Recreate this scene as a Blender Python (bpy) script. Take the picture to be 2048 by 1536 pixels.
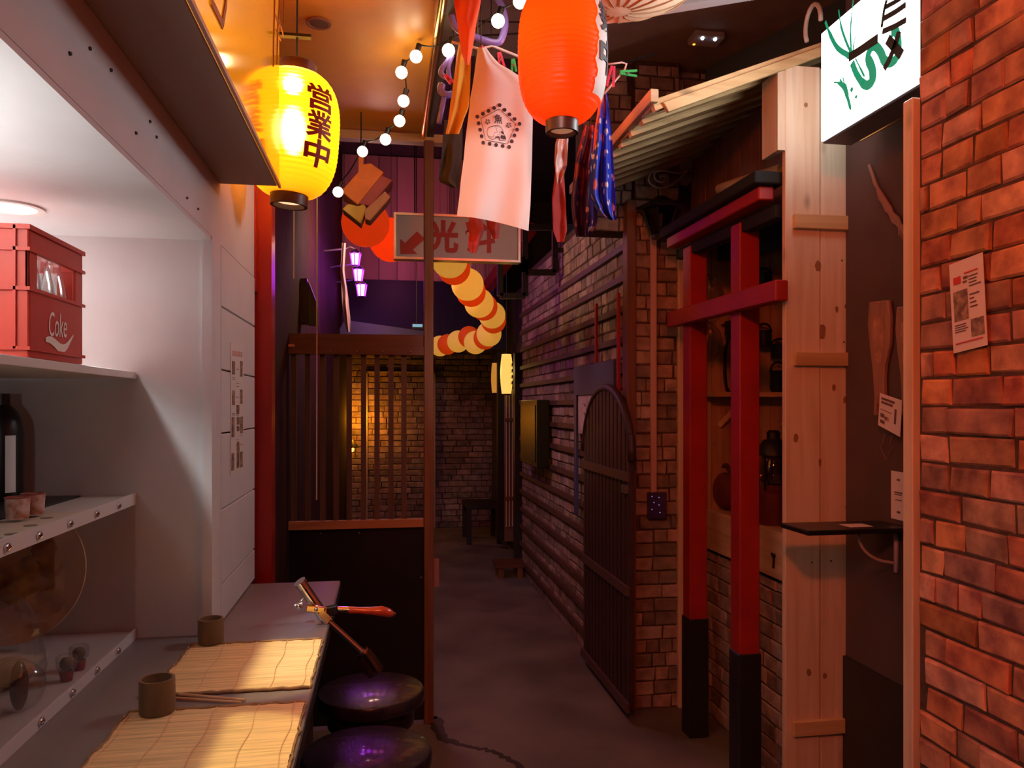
import bpy, bmesh, math, random
from mathutils import Vector, Matrix, noise
R = random.Random(7)
S = bpy.context.scene
for o in list(bpy.data.objects): bpy.data.objects.remove(o)
C = S.collection

# ---------------------------------------------------------------- camera, world, exposure, lights
F, VX, HY, EYE = 1550.0, 770.0, 812.0, 1.55          # focal length and vanishing point in a 2048x1536 frame
PSI = math.atan((1024 - VX) / F)
cam = bpy.data.objects.new('camera', bpy.data.cameras.new('camera')); C.objects.link(cam)
cam.location = (0, 0, EYE); cam.rotation_euler = (math.pi / 2, 0, -PSI)
cam.data.sensor_width = 36; cam.data.lens = F / 2048 * 36
cam.data.shift_y = (HY - 768) / 2048; cam.data.clip_start = .02
S.camera = cam
w = bpy.data.worlds.new('world'); S.world = w; w.use_nodes = True
w.node_tree.nodes['Background'].inputs[0].default_value = (.6, .42, .42, 1)
w.node_tree.nodes['Background'].inputs[1].default_value = .012
S.view_settings.view_transform = 'Standard'; S.view_settings.look = 'None'
S.view_settings.exposure = 0; S.view_settings.gamma = 1; S.view_settings.use_curve_mapping = False
try: S.cycles.use_denoising = True; S.cycles.max_bounces = 8; S.cycles.sample_clamp_indirect = 4
except Exception: pass

def light(name, kind, loc, col, power, size=.05, rot=None, **k):
    d = bpy.data.lights.new(name, kind); d.color = col; d.energy = power
    if kind in ('POINT', 'SPOT'): d.shadow_soft_size = size
    if kind == 'AREA': d.size = size
    for a, b in k.items(): setattr(d, a, b)
    o = bpy.data.objects.new(name, d); C.objects.link(o); o.location = loc
    if rot: o.rotation_euler = rot
    return o
# red lantern behind the photographer, plus unseen red lights added for the right side
def aim(a, b): return (Vector(b) - Vector(a)).to_track_quat('-Z', 'Y').to_euler()
light('lantern_light_red_near', 'POINT', (-.1, -.5, 2.62), (1, .16, .06), 7, .16)
light('red_fill_spot', 'SPOT', (-.15, -.3, 2.7), (1, .12, .034), 98, .10, aim((-.15, -.3, 2.7), (1.4, 2.0, 1.25)), spot_size=math.radians(74), spot_blend=.45)  # unseen red spot added for the right wall, aimed past the vest
light('vest_fill_spot', 'SPOT', (-.02, .55, 2.82), (1, .95, .90), 54, .04, aim((-.02, .55, 2.82), (.36, 2.5, 2.16)), spot_size=math.radians(17), spot_blend=.4)  # unseen white spot added to brighten the vest
light('red_fill_far', 'POINT', (.80, 1.2, 2.85), (1, .15, .04), 4, .12)
light('stall_front_fill_red', 'POINT', (.62, 2.75, 2.75), (1, .13, .04), 4.5, .1)  # unseen red fill added before the stall
# recessed downlight, then unseen lights added to brighten the serving niche
light('niche_light', 'SPOT', (-.74, 1.66, 1.938), (.97, 1, .97), 48, .03, (0, 0, 0), spot_size=math.radians(100), spot_blend=1)
light('niche_up_fill', 'SPOT', (-.92, .95, 1.66), (.97, 1, .97), 62, .06, (math.pi, 0, 0), spot_size=math.radians(150), spot_blend=.8)
light('niche_strip_fill', 'AREA', (-1.12, 1.15, 1.66), (.97, 1, .97), 11, .10, (math.pi, 0, 0), shape='RECTANGLE', size_y=1.5)
light('undershelf_fill', 'POINT', (-.72, .80, 1.56), (1, .98, .95), .9, .03)
# two narrow ceiling spots over the counter
for y, e in ((1.70, 85), (1.24, 85)):
    light('counter_spot', 'SPOT', (-.256, y, 2.87), (1, .78, .36), e, .012, (0, 0, 0), spot_size=math.radians(13), spot_blend=.25)
# pink fill added at the planked wall, then glow of the purple wall lamps
light('pink_wall_fill', 'POINT', (.1, 7.5, 3.35), (1, .15, .5), 4.5, .15)
light('purple_lamp_glow', 'POINT', (-.12, 5.9, 2.5), (.50, .03, 1), 6.5, .12)
# warm lamp at the end of the alley
light('alley_end_light', 'POINT', (-.30, 9.62, 1.40), (1, .32, .012), 11, .05)
light('doorway_light', 'POINT', (1.02, 7.55, 1.9), (1, .66, .2), .8, .05)
light('alley_floor_fill', 'POINT', (-.02, 5.0, 2.62), (1, .55, .36), 26, .1)  # unseen fill added to lift the rear alley floor and walls

def ray(px, py):
    cx, cz = (px - 1024) / F, (HY - py) / F
    c, s = math.cos(PSI), math.sin(PSI)
    return Vector((c * cx + s, -s * cx + c, cz))
def PY(px, py, Y): d = ray(px, py); return Vector((0, 0, EYE)) + d * (Y / d.y)
def PX(px, py, X): d = ray(px, py); return Vector((0, 0, EYE)) + d * (X / d.x)
def PZ(px, py, Z): d = ray(px, py); return Vector((0, 0, EYE)) + d * ((Z - EYE) / d.z)

# ---------------------------------------------------------------- materials
MATS = {}
def mat(name, col, rough=.6, metal=0, var=.0, scale=8, bump=0, bscale=40, stretch=(1, 1, 1), rand=0, col2=None,
        emit=0, ecol=None, coat=0, trans=0, alpha=1, spec=None, coord='Object'):
    if name in MATS: return MATS[name]
    m = bpy.data.materials.new(name); m.use_nodes = True; nt = m.node_tree; N = nt.nodes; L = nt.links
    b = N['Principled BSDF']; b.inputs['Roughness'].default_value = rough; b.inputs['Metallic'].default_value = metal
    b.inputs['Base Color'].default_value = (*col, 1)
    if coat: b.inputs['Coat Weight'].default_value = coat; b.inputs['Coat Roughness'].default_value = .08
    if trans: b.inputs['Transmission Weight'].default_value = trans
    if alpha < 1: b.inputs['Alpha'].default_value = alpha
    if spec is not None: b.inputs['Specular IOR Level'].default_value = spec
    if emit:
        b.inputs['Emission Color'].default_value = (*(ecol or col), 1); b.inputs['Emission Strength'].default_value = emit
    tc = N.new('ShaderNodeTexCoord'); mp = N.new('ShaderNodeMapping'); mp.inputs['Scale'].default_value = stretch
    L.new(tc.outputs[coord], mp.inputs['Vector'])
    if var or rand or col2:
        nz = N.new('ShaderNodeTexNoise'); nz.inputs['Scale'].default_value = scale; nz.inputs['Detail'].default_value = 6
        L.new(mp.outputs[0], nz.inputs['Vector'])
        mix = N.new('ShaderNodeMix'); mix.data_type = 'RGBA'
        c2 = col2 or tuple(max(0, c * (1 - var)) for c in col)
        c1 = col if col2 else tuple(min(1, c * (1 + var * .6)) for c in col)
        mix.inputs[6].default_value = (*c1, 1); mix.inputs[7].default_value = (*c2, 1)
        rp = N.new('ShaderNodeMapRange'); rp.inputs[1].default_value = .35; rp.inputs[2].default_value = .68
        L.new(nz.outputs['Fac'], rp.inputs[0])
        if rand:
            oi = N.new('ShaderNodeObjectInfo'); ge = N.new('ShaderNodeNewGeometry')
            ad = N.new('ShaderNodeMath'); ad.operation = 'ADD'; L.new(oi.outputs['Random'], ad.inputs[0]); L.new(ge.outputs['Random Per Island'], ad.inputs[1])
            fr = N.new('ShaderNodeMath'); fr.operation = 'FRACT'; L.new(ad.outputs[0], fr.inputs[0])
            va = N.new('ShaderNodeVectorMath'); va.operation = 'ADD'; cb = N.new('ShaderNodeCombineXYZ')
            ml = N.new('ShaderNodeMath'); ml.operation = 'MULTIPLY'; ml.inputs[1].default_value = 37
            L.new(fr.outputs[0], ml.inputs[0]); L.new(ml.outputs[0], cb.inputs[0]); L.new(ml.outputs[0], cb.inputs[1])
            L.new(mp.outputs[0], va.inputs[0]); L.new(cb.outputs[0], va.inputs[1]); L.new(va.outputs[0], nz.inputs['Vector'])
            hs = N.new('ShaderNodeHueSaturation')
            for k, (a, c, inp) in enumerate(((1 - rand, 1 + rand, 'Value'), (1 - rand * .6, 1 + rand * .4, 'Saturation'), (.5 - .035 * rand, .5 + .03 * rand, 'Hue'))):
                m2 = N.new('ShaderNodeMath'); m2.operation = 'MULTIPLY'; m2.inputs[1].default_value = (1, 7.3, 13.7)[k]; L.new(fr.outputs[0], m2.inputs[0])
                f2 = N.new('ShaderNodeMath'); f2.operation = 'FRACT'; L.new(m2.outputs[0], f2.inputs[0])
                mr = N.new('ShaderNodeMapRange'); mr.inputs[3].default_value = a; mr.inputs[4].default_value = c
                L.new(f2.outputs[0], mr.inputs[0]); L.new(mr.outputs[0], hs.inputs[inp])
            L.new(mix.outputs[2], hs.inputs['Color']); L.new(hs.outputs[0], b.inputs['Base Color'])
        else: L.new(mix.outputs[2], b.inputs['Base Color'])
        L.new(rp.outputs[0], mix.inputs[0])
    if bump:
        nb = N.new('ShaderNodeTexNoise'); nb.inputs['Scale'].default_value = bscale; nb.inputs['Detail'].default_value = 5
        L.new(mp.outputs[0], nb.inputs['Vector'])
        bp = N.new('ShaderNodeBump'); bp.inputs['Strength'].default_value = bump; bp.inputs['Distance'].default_value = .01
        L.new(nb.outputs['Fac'], bp.inputs['Height']); L.new(bp.outputs[0], b.inputs['Normal'])
    MATS[name] = m; return m
def wood(name, col, dark, rough=.6, axis=2, scale=9, coat=0, knots=True):
    """long grain along one axis with scattered knots"""
    if name in MATS: return MATS[name]
    m = bpy.data.materials.new(name); m.use_nodes = True; nt = m.node_tree; N = nt.nodes; L = nt.links; b = N['Principled BSDF']
    b.inputs['Roughness'].default_value = rough
    if coat: b.inputs['Coat Weight'].default_value = coat
    tc = N.new('ShaderNodeTexCoord'); mp = N.new('ShaderNodeMapping'); st = [scale] * 3; st[axis] = scale * .06
    mp.inputs['Scale'].default_value = st; L.new(tc.outputs['Object'], mp.inputs['Vector'])
    nz = N.new('ShaderNodeTexNoise'); nz.inputs['Scale'].default_value = 3; nz.inputs['Detail'].default_value = 8; nz.inputs['Distortion'].default_value = .6
    oi = N.new('ShaderNodeObjectInfo'); va = N.new('ShaderNodeVectorMath'); va.operation = 'ADD'
    cb = N.new('ShaderNodeCombineXYZ'); ml = N.new('ShaderNodeMath'); ml.operation = 'MULTIPLY'; ml.inputs[1].default_value = 50
    L.new(oi.outputs['Random'], ml.inputs[0]); L.new(ml.outputs[0], cb.inputs[0]); L.new(ml.outputs[0], cb.inputs[1])
    L.new(mp.outputs[0], va.inputs[0]); L.new(cb.outputs[0], va.inputs[1]); L.new(va.outputs[0], nz.inputs['Vector'])
    rp = N.new('ShaderNodeMapRange'); rp.inputs[1].default_value = .38; rp.inputs[2].default_value = .72; L.new(nz.outputs['Fac'], rp.inputs[0])
    mix = N.new('ShaderNodeMix'); mix.data_type = 'RGBA'; mix.inputs[6].default_value = (*col, 1); mix.inputs[7].default_value = (*dark, 1)
    L.new(rp.outputs[0], mix.inputs[0])
    out = mix.outputs[2]
    if knots:
        vo = N.new('ShaderNodeTexVoronoi'); vo.inputs['Scale'].default_value = 1
        m2 = N.new('ShaderNodeMapping'); s2 = [7] * 3; s2[axis] = 3.2; m2.inputs['Scale'].default_value = s2
        L.new(tc.outputs['Object'], m2.inputs['Vector']); L.new(m2.outputs[0], vo.inputs['Vector'])
        r2 = N.new('ShaderNodeMapRange'); r2.inputs[1].default_value = .03; r2.inputs[2].default_value = .13; r2.inputs[3].default_value = .65; r2.inputs[4].default_value = 0
        L.new(vo.outputs['Distance'], r2.inputs[0])
        mk = N.new('ShaderNodeMix'); mk.data_type = 'RGBA'; mk.inputs[7].default_value = (dark[0] * .3, dark[1] * .3, dark[2] * .3, 1)
        L.new(r2.outputs[0], mk.inputs[0]); L.new(out, mk.inputs[6]); out = mk.outputs[2]
    L.new(out, b.inputs['Base Color'])
    bp = N.new('ShaderNodeBump'); bp.inputs['Strength'].default_value = .15; bp.inputs['Distance'].default_value = .004
    L.new(nz.outputs['Fac'], bp.inputs['Height']); L.new(bp.outputs[0], b.inputs['Normal'])
    MATS[name] = m; return m
def paper_glow(name, col, emit, ecol, rough=.5, clear=0):
    """thin lantern skin: scatters inner light, reflects outer light; «clear» lets the lamp inside show as a blurred hot spot"""
    m = bpy.data.materials.new(name); m.use_nodes = True; nt = m.node_tree; N = nt.nodes; L = nt.links; b = N['Principled BSDF']
    b.inputs['Base Color'].default_value = (*col, 1); b.inputs['Roughness'].default_value = rough
    b.inputs['Emission Color'].default_value = (*ecol, 1); b.inputs['Emission Strength'].default_value = emit
    t = N.new('ShaderNodeBsdfTranslucent'); t.inputs[0].default_value = (*col, 1)
    mx = N.new('ShaderNodeMixShader'); mx.inputs[0].default_value = .6
    L.new(b.outputs[0], mx.inputs[1]); L.new(t.outputs[0], mx.inputs[2]); out = mx.outputs[0]
    if clear:
        g = N.new('ShaderNodeBsdfRefraction'); g.inputs['Color'].default_value = (1, .80, .35, 1); g.inputs['IOR'].default_value = 1.12; g.inputs['Roughness'].default_value = .6
        m2 = N.new('ShaderNodeMixShader'); m2.inputs[0].default_value = clear; L.new(out, m2.inputs[1]); L.new(g.outputs[0], m2.inputs[2]); out = m2.outputs[0]
    L.new(out, N['Material Output'].inputs[0])
    MATS[name] = m; return m
def glassy(name, col, mixf=.12, rough=.03):
    """thin clear sheet or wall: mostly see-through with a mirror-like skin"""
    m = bpy.data.materials.new(name); m.use_nodes = True; nt = m.node_tree; N = nt.nodes; L = nt.links
    t = N.new('ShaderNodeBsdfTransparent'); t.inputs[0].default_value = (*col, 1); g = N.new('ShaderNodeBsdfGlossy'); g.inputs['Roughness'].default_value = rough
    fr = N.new('ShaderNodeLayerWeight'); fr.inputs[0].default_value = .25
    mr = N.new('ShaderNodeMapRange'); mr.inputs[3].default_value = mixf * .35; mr.inputs[4].default_value = min(1, mixf * 4); L.new(fr.outputs['Facing'], mr.inputs[0])
    mx = N.new('ShaderNodeMixShader'); L.new(mr.outputs[0], mx.inputs[0]); L.new(t.outputs[0], mx.inputs[1]); L.new(g.outputs[0], mx.inputs[2])
    L.new(mx.outputs[0], N['Material Output'].inputs[0]); MATS[name] = m; return m
def floral(name, base, a, b_, scale=22):
    m = bpy.data.materials.new(name); m.use_nodes = True; nt = m.node_tree; N = nt.nodes; L = nt.links; b = N['Principled BSDF']
    b.inputs['Roughness'].default_value = .38
    tc = N.new('ShaderNodeTexCoord'); v = N.new('ShaderNodeTexVoronoi'); v.inputs['Scale'].default_value = scale
    nz = N.new('ShaderNodeTexNoise'); nz.inputs['Scale'].default_value = scale * .35; nz.inputs['Detail'].default_value = 4
    L.new(tc.outputs['Object'], v.inputs['Vector']); L.new(tc.outputs['Object'], nz.inputs['Vector'])
    r = N.new('ShaderNodeValToRGB'); e = r.color_ramp.elements; e[0].position = .22; e[0].color = (*a, 1); e[1].position = .3; e[1].color = (*base, 1)
    L.new(v.outputs['Distance'], r.inputs[0])
    r2 = N.new('ShaderNodeMapRange'); r2.inputs[1].default_value = .57; r2.inputs[2].default_value = .6; L.new(nz.outputs['Fac'], r2.inputs[0])
    mx = N.new('ShaderNodeMix'); mx.data_type = 'RGBA'; L.new(r2.outputs[0], mx.inputs[0]); L.new(r.outputs[0], mx.inputs[6]); mx.inputs[7].default_value = (*b_, 1)
    L.new(mx.outputs[2], b.inputs['Base Color']); MATS[name] = m; return m

M_white = mat('white_board', (.62, .60, .61), .55, var=.06, scale=5, bump=.05)
M_whiteshelf = mat('white_shelf', (.66, .63, .6), .45, var=.05)
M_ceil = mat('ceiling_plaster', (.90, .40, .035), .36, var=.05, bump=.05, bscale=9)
M_dark = mat('dark_board', (.05, .035, .035), .6, var=.3)
M_black = mat('black_panel', (.009, .008, .008), .35, var=.2)
M_floor = mat('concrete', (.21, .18, .16), .55, col2=(.10, .085, .08), scale=2.2, bump=.12, bscale=30)
M_stain = mat('floor_stain', (.03, .022, .02), .5, var=.3)
M_brick = mat('brick_warm', (.66, .29, .145), .8, col2=(.24, .075, .05), scale=15, bump=.35, bscale=70, rand=.34)
M_brickg = mat('brick_grey', (.40, .29, .23), .85, col2=(.20, .14, .11), scale=16, bump=.4, bscale=45, rand=.4)
M_mortar = mat('mortar', (.085, .045, .03), .9, var=.4, scale=30, bump=.5, bscale=60)
M_pine = wood('pine', (.78, .63, .45), (.64, .45, .28))
M_pineH = wood('pine_h', (.66, .46, .22), (.46, .29, .12), axis=0)
M_pineY = wood('pine_y', (.66, .48, .28), (.48, .31, .16), axis=1)
M_brown = wood('brown_wood', (.20, .075, .03), (.12, .045, .02), knots=False)
M_slat = wood('slat_wood', (.10, .045, .03), (.06, .026, .018), knots=False)
M_brownH = wood('brown_wood_h', (.13, .035, .02), (.08, .022, .014), axis=0, knots=False)
M_brownY = wood('brown_wood_y', (.13, .06, .045), (.07, .035, .025), axis=1, knots=False)
M_redpaint = mat('red_paint', (.36, .012, .007), .5, var=.15, scale=6, bump=.06)
M_redwall = mat('red_wall', (.30, .012, .008), .3, var=.08)
M_blackpaint = mat('black_paint', (.012, .011, .011), .5)
M_chrome = mat('chrome', (.75, .74, .74), .12, 1)
M_brass = mat('brass', (.80, .56, .22), .22, 1)
M_counter = mat('counter_top', (.24, .21, .21), .42, col2=(.17, .145, .145), scale=4, stretch=(1, .3, 1))
M_stool = mat('black_lacquer', (.016, .013, .02), .20, bump=.12, bscale=220, coat=.3)
M_reed = mat('bamboo_reed', (.80, .58, .28), .6, var=.28, scale=6, stretch=(1, 25, 1), bump=.1)
M_cord = mat('mat_binding', (.28, .17, .07), .7, var=.3, scale=60)
M_cupw = mat('cup_wood', (.20, .12, .06), .5, var=.4, scale=16, stretch=(1, 1, .3))
M_crate = mat('crate_plastic', (.52, .04, .018), .35, var=.08)
M_print = mat('white_print', (.82, .74, .66), .5)
M_glass = glassy('clear_glass', (.93, .95, .95), .22)
M_bottle = glassy('bottle_glass', (.90, .92, .92), .9, .16)
M_acryl = glassy('acrylic_sheet', (.97, .97, .985), .05)
M_ink = mat('ink_dark', (.035, .015, .03), .6)
M_shirt = mat('white_cotton', (.80, .73, .70), .85, var=.05, scale=5, bump=.08, bscale=400)
M_paper = mat('paper', (.78, .68, .66), .7)
M_photo = mat('printed_photo', (.10, .06, .05), .6, col2=(.45, .3, .2), scale=60)
M_text = mat('printed_text', (.16, .09, .09), .6)
M_redtext = mat('printed_red', (.6, .05, .03), .6)
M_blue = mat('blue_plastic', (.20, .16, .62), .35)
M_pegr = mat('red_plastic', (.68, .05, .14), .35)
M_pegg = mat('green_plastic', (.05, .52, .14), .35)
M_iron = mat('black_iron', (.018, .017, .018), .42, .4)
M_steel = mat('steel', (.5, .48, .47), .35, 1)

# ---------------------------------------------------------------- mesh builder
class MB:
    def __init__(s): s.v = []; s.f = []
    def add(s, vs, fs):
        n = len(s.v); s.v += [Vector(p) for p in vs]; s.f += [tuple(i + n for i in f) for f in fs]; return s
    def box(s, x0, x1, y0, y1, z0, z1):
        return s.add([(x0, y0, z0), (x1, y0, z0), (x1, y1, z0), (x0, y1, z0), (x0, y0, z1), (x1, y0, z1), (x1, y1, z1), (x0, y1, z1)],
                     [(0, 3, 2, 1), (4, 5, 6, 7), (0, 1, 5, 4), (1, 2, 6, 5), (2, 3, 7, 6), (3, 0, 4, 7)])
    def bar(s, a, b, w, h, up=(0, 0, 1)):
        a, b = Vector(a), Vector(b); d = (b - a).normalized(); u = Vector(up)
        if abs(d.dot(u)) > .95: u = Vector((0, 1, 0))
        x = d.cross(u).normalized(); z = x.cross(d).normalized()
        vs = [p + x * (i * w / 2) + z * (j * h / 2) for p in (a, b) for i, j in ((-1, -1), (1, -1), (1, 1), (-1, 1))]
        return s.add(vs, [(0, 1, 2, 3), (7, 6, 5, 4), (0, 4, 5, 1), (1, 5, 6, 2), (2, 6, 7, 3), (3, 7, 4, 0)])
    def tube(s, pts, r, n=8, closed=False, caps=True):
        pts = [Vector(p) for p in pts]; m = len(pts); rs = r if isinstance(r, (list, tuple)) else [r] * m
        rings = []; prev = None
        for i, p in enumerate(pts):
            if closed: d = pts[(i + 1) % m] - pts[i - 1]
            else: d = pts[min(i + 1, m - 1)] - pts[max(i - 1, 0)]
            d = d.normalized() if d.length > 1e-9 else Vector((0, 0, 1))
            u = prev if prev is not None else (Vector((0, 0, 1)) if abs(d.z) < .9 else Vector((1, 0, 0)))
            x = (u - d * u.dot(d)); x = x.normalized() if x.length > 1e-6 else d.orthogonal().normalized(); prev = x; y = d.cross(x)
            rings.append([p + (x * math.cos(t) + y * math.sin(t)) * rs[i] for t in [k * 2 * math.pi / n for k in range(n)]])
        base = [q for rg in rings for q in rg]; fs = []
        for i in range(m if closed else m - 1):
            j = (i + 1) % m
            for k in range(n): fs.append((i * n + k, i * n + (k + 1) % n, j * n + (k + 1) % n, j * n + k))
        if caps and not closed: fs += [tuple(range(n))[::-1], tuple((m - 1) * n + k for k in range(n))]
        return s.add(base, fs)
    def lathe(s, prof, c=(0, 0, 0), n=24, M=None):
        c = Vector(c); vs = []; fs = []
        for r, z in prof:
            for k in range(n):
                t = 2 * math.pi * k / n; p = Vector((r * math.cos(t), r * math.sin(t), z)); vs.append(c + (M @ p if M else p))
        for i in range(len(prof) - 1):
            for k in range(n): fs.append((i * n + k, i * n + (k + 1) % n, (i + 1) * n + (k + 1) % n, (i + 1) * n + k))
        if prof[0][0] > 1e-4: fs.append(tuple(range(n))[::-1])
        if prof[-1][0] > 1e-4: fs.append(tuple((len(prof) - 1) * n + k for k in range(n)))
        return s.add(vs, fs)
    def shell(s, prof, c=(0, 0, 0), n=24, M=None):       # lathe without end caps
        a = len(s.f); s.lathe(prof, c, n, M)
        s.f = [f for f in s.f[:a]] + [f for f in s.f[a:] if len(f) == 4]; return s
    def ball(s, c, r, n=14, sq=(1, 1, 1)):
        m = n // 2; c = Vector(c); vs = []; fs = []
        for i in range(m + 1):
            p = math.pi * i / m
            for k in range(n):
                t = 2 * math.pi * k / n; vs.append(c + Vector((r * sq[0] * math.sin(p) * math.cos(t), r * sq[1] * math.sin(p) * math.sin(t), r * sq[2] * math.cos(p))))
        for i in range(m):
            for k in range(n): fs.append((i * n + k, (i + 1) * n + k, (i + 1) * n + (k + 1) % n, i * n + (k + 1) % n))
        return s.add(vs, fs)
    def prism(s, poly, d):                               # planar polygon (3d points) pushed along d
        d = Vector(d); n = len(poly); vs = [Vector(p) for p in poly] + [Vector(p) + d for p in poly]
        return s.add(vs, [tuple(range(n))[::-1], tuple(range(n, 2 * n))] + [(i, (i + 1) % n, n + (i + 1) % n, n + i) for i in range(n)])
    def grid(s, fn, nu, nv):
        vs = [fn(i / nu, j / nv) for j in range(nv + 1) for i in range(nu + 1)]; w_ = nu + 1
        return s.add(vs, [(j * w_ + i, j * w_ + i + 1, (j + 1) * w_ + i + 1, (j + 1) * w_ + i) for j in range(nv) for i in range(nu)])
    def ribbon(s, pts, wd, nrm, th=.002):                # flat stroke lying in the plane with normal nrm
        pts = [Vector(p) for p in pts]; nrm = Vector(nrm).normalized(); m = len(pts); ws = wd if isinstance(wd, (list, tuple)) else [wd] * m
        L_, R_ = [], []
        for i, p in enumerate(pts):
            d = (pts[min(i + 1, m - 1)] - pts[max(i - 1, 0)]).normalized(); x = d.cross(nrm).normalized()
            L_.append(p + x * ws[i] / 2); R_.append(p - x * ws[i] / 2)
        vs = L_ + R_ + [q + nrm * th for q in L_ + R_]; fs = []
        for i in range(m - 1):
            fs += [(2 * m + i, 2 * m + i + 1, 3 * m + i + 1, 3 * m + i), (i, m + i, m + i + 1, i + 1), (i, i + 1, 2 * m + i + 1, 2 * m + i), (m + i, 3 * m + i, 3 * m + i + 1, m + i + 1)]
        return s.add(vs, fs)
    def build(s, name, m, parent=None, smooth=False, bevel=0, solid=0, origin=None):
        me = bpy.data.meshes.new(name)
        off = worldloc(parent)
        if parent is None and s.v:
            xs, ys, zs = zip(*[(p.x, p.y, p.z) for p in s.v]); off = Vector(((min(xs) + max(xs)) / 2, (min(ys) + max(ys)) / 2, min(zs)))
            if origin is not None: off = Vector(origin)
        me.from_pydata([tuple(p - off) for p in s.v], [], s.f)
        bm = bmesh.new(); bm.from_mesh(me); bmesh.ops.recalc_face_normals(bm, faces=bm.faces)
        if bevel: bmesh.ops.bevel(bm, geom=[e for e in bm.edges if e.is_manifold and e.calc_face_angle(0) > .5], offset=bevel, segments=1, affect='EDGES', clamp_overlap=True)
        bm.to_mesh(me); bm.free()
        if smooth:
            me.polygons.foreach_set('use_smooth', [True] * len(me.polygons))
            if smooth != 2:
                try: me.set_sharp_from_angle(angle=math.radians(40))
                except Exception: pass
        me.materials.append(m)
        o = bpy.data.objects.new(name, me); C.objects.link(o)
        if parent is None: o.location = off
        else: o.parent = parent
        if solid: md = o.modifiers.new('thick', 'SOLIDIFY'); md.thickness = solid; md.offset = 0
        return o
def worldloc(o):
    v = Vector((0, 0, 0))
    while o is not None: v = v + o.location; o = o.parent
    return v
def tag(o, label=None, cat=None, group=None, kind=None):
    for k, v in (('label', label), ('category', cat), ('group', group), ('kind', kind)):
        if v: o[k] = v
    return o
def thing(name, label, cat, loc, group=None):
    o = bpy.data.objects.new(name, None); o.empty_display_size = .05; C.objects.link(o); o.location = loc
    return tag(o, label, cat, group)
def struct(name, mb, m, label=None, **k):
    return tag(mb.build(name, m, **k), label or None, 'setting' if False else None, None, 'structure')
def B(*a): return MB().box(*a)
def copytree(o, delta, label=None, group=None):
    r = o.copy(); C.objects.link(r); r.location = o.location + Vector(delta)
    if label: r['label'] = label
    if group: r['group'] = group
    for ch in list(o.children):
        c = ch.copy(); C.objects.link(c); c.parent = r
        for g in list(ch.children): d = g.copy(); C.objects.link(d); d.parent = c
    return r
def textmesh(txt, size=1, bold=0, shear=0, cuts=0):
    cu = bpy.data.curves.new('glyphs', 'FONT'); cu.body = txt; cu.size = size; cu.offset = bold * size; cu.shear = shear
    cu.align_x = 'CENTER'; cu.align_y = 'CENTER'; cu.resolution_u = 3
    o = bpy.data.objects.new('glyphs', cu); C.objects.link(o)
    dg = bpy.context.evaluated_depsgraph_get(); me = bpy.data.meshes.new_from_object(o.evaluated_get(dg))
    bpy.data.objects.remove(o); bpy.data.curves.remove(cu)
    bm = bmesh.new(); bm.from_mesh(me)
    xs = [v.co.x for v in bm.verts]; ys = [v.co.y for v in bm.verts]
    cx, cy = (min(xs) + max(xs)) / 2, (min(ys) + max(ys)) / 2
    for v in bm.verts: v.co.x -= cx; v.co.y -= cy
    wx, wy = max(xs) - min(xs), max(ys) - min(ys)
    for k in range(1, cuts):
        bmesh.ops.bisect_plane(bm, geom=bm.verts[:] + bm.edges[:] + bm.faces[:], plane_co=(-wx / 2 + wx * k / cuts, 0, 0), plane_no=(1, 0, 0))
        bmesh.ops.bisect_plane(bm, geom=bm.verts[:] + bm.edges[:] + bm.faces[:], plane_co=(0, -wy / 2 + wy * k / cuts, 0), plane_no=(0, 1, 0))
    bm.verts.ensure_lookup_table(); vs = [v.co.copy() for v in bm.verts]; fs = [tuple(v.index for v in f.verts) for f in bm.faces]
    bm.free(); bpy.data.meshes.remove(me); return vs, fs, wx, wy
def text_on(mb, txt, fn, wide, high, bold=.0, shear=0, cuts=0):
    vs, fs, wx, wy = textmesh(txt, 1, bold, shear, cuts)
    return mb.add([fn(v.x / wx * wide, v.y / wy * high) for v in vs], fs)

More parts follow.
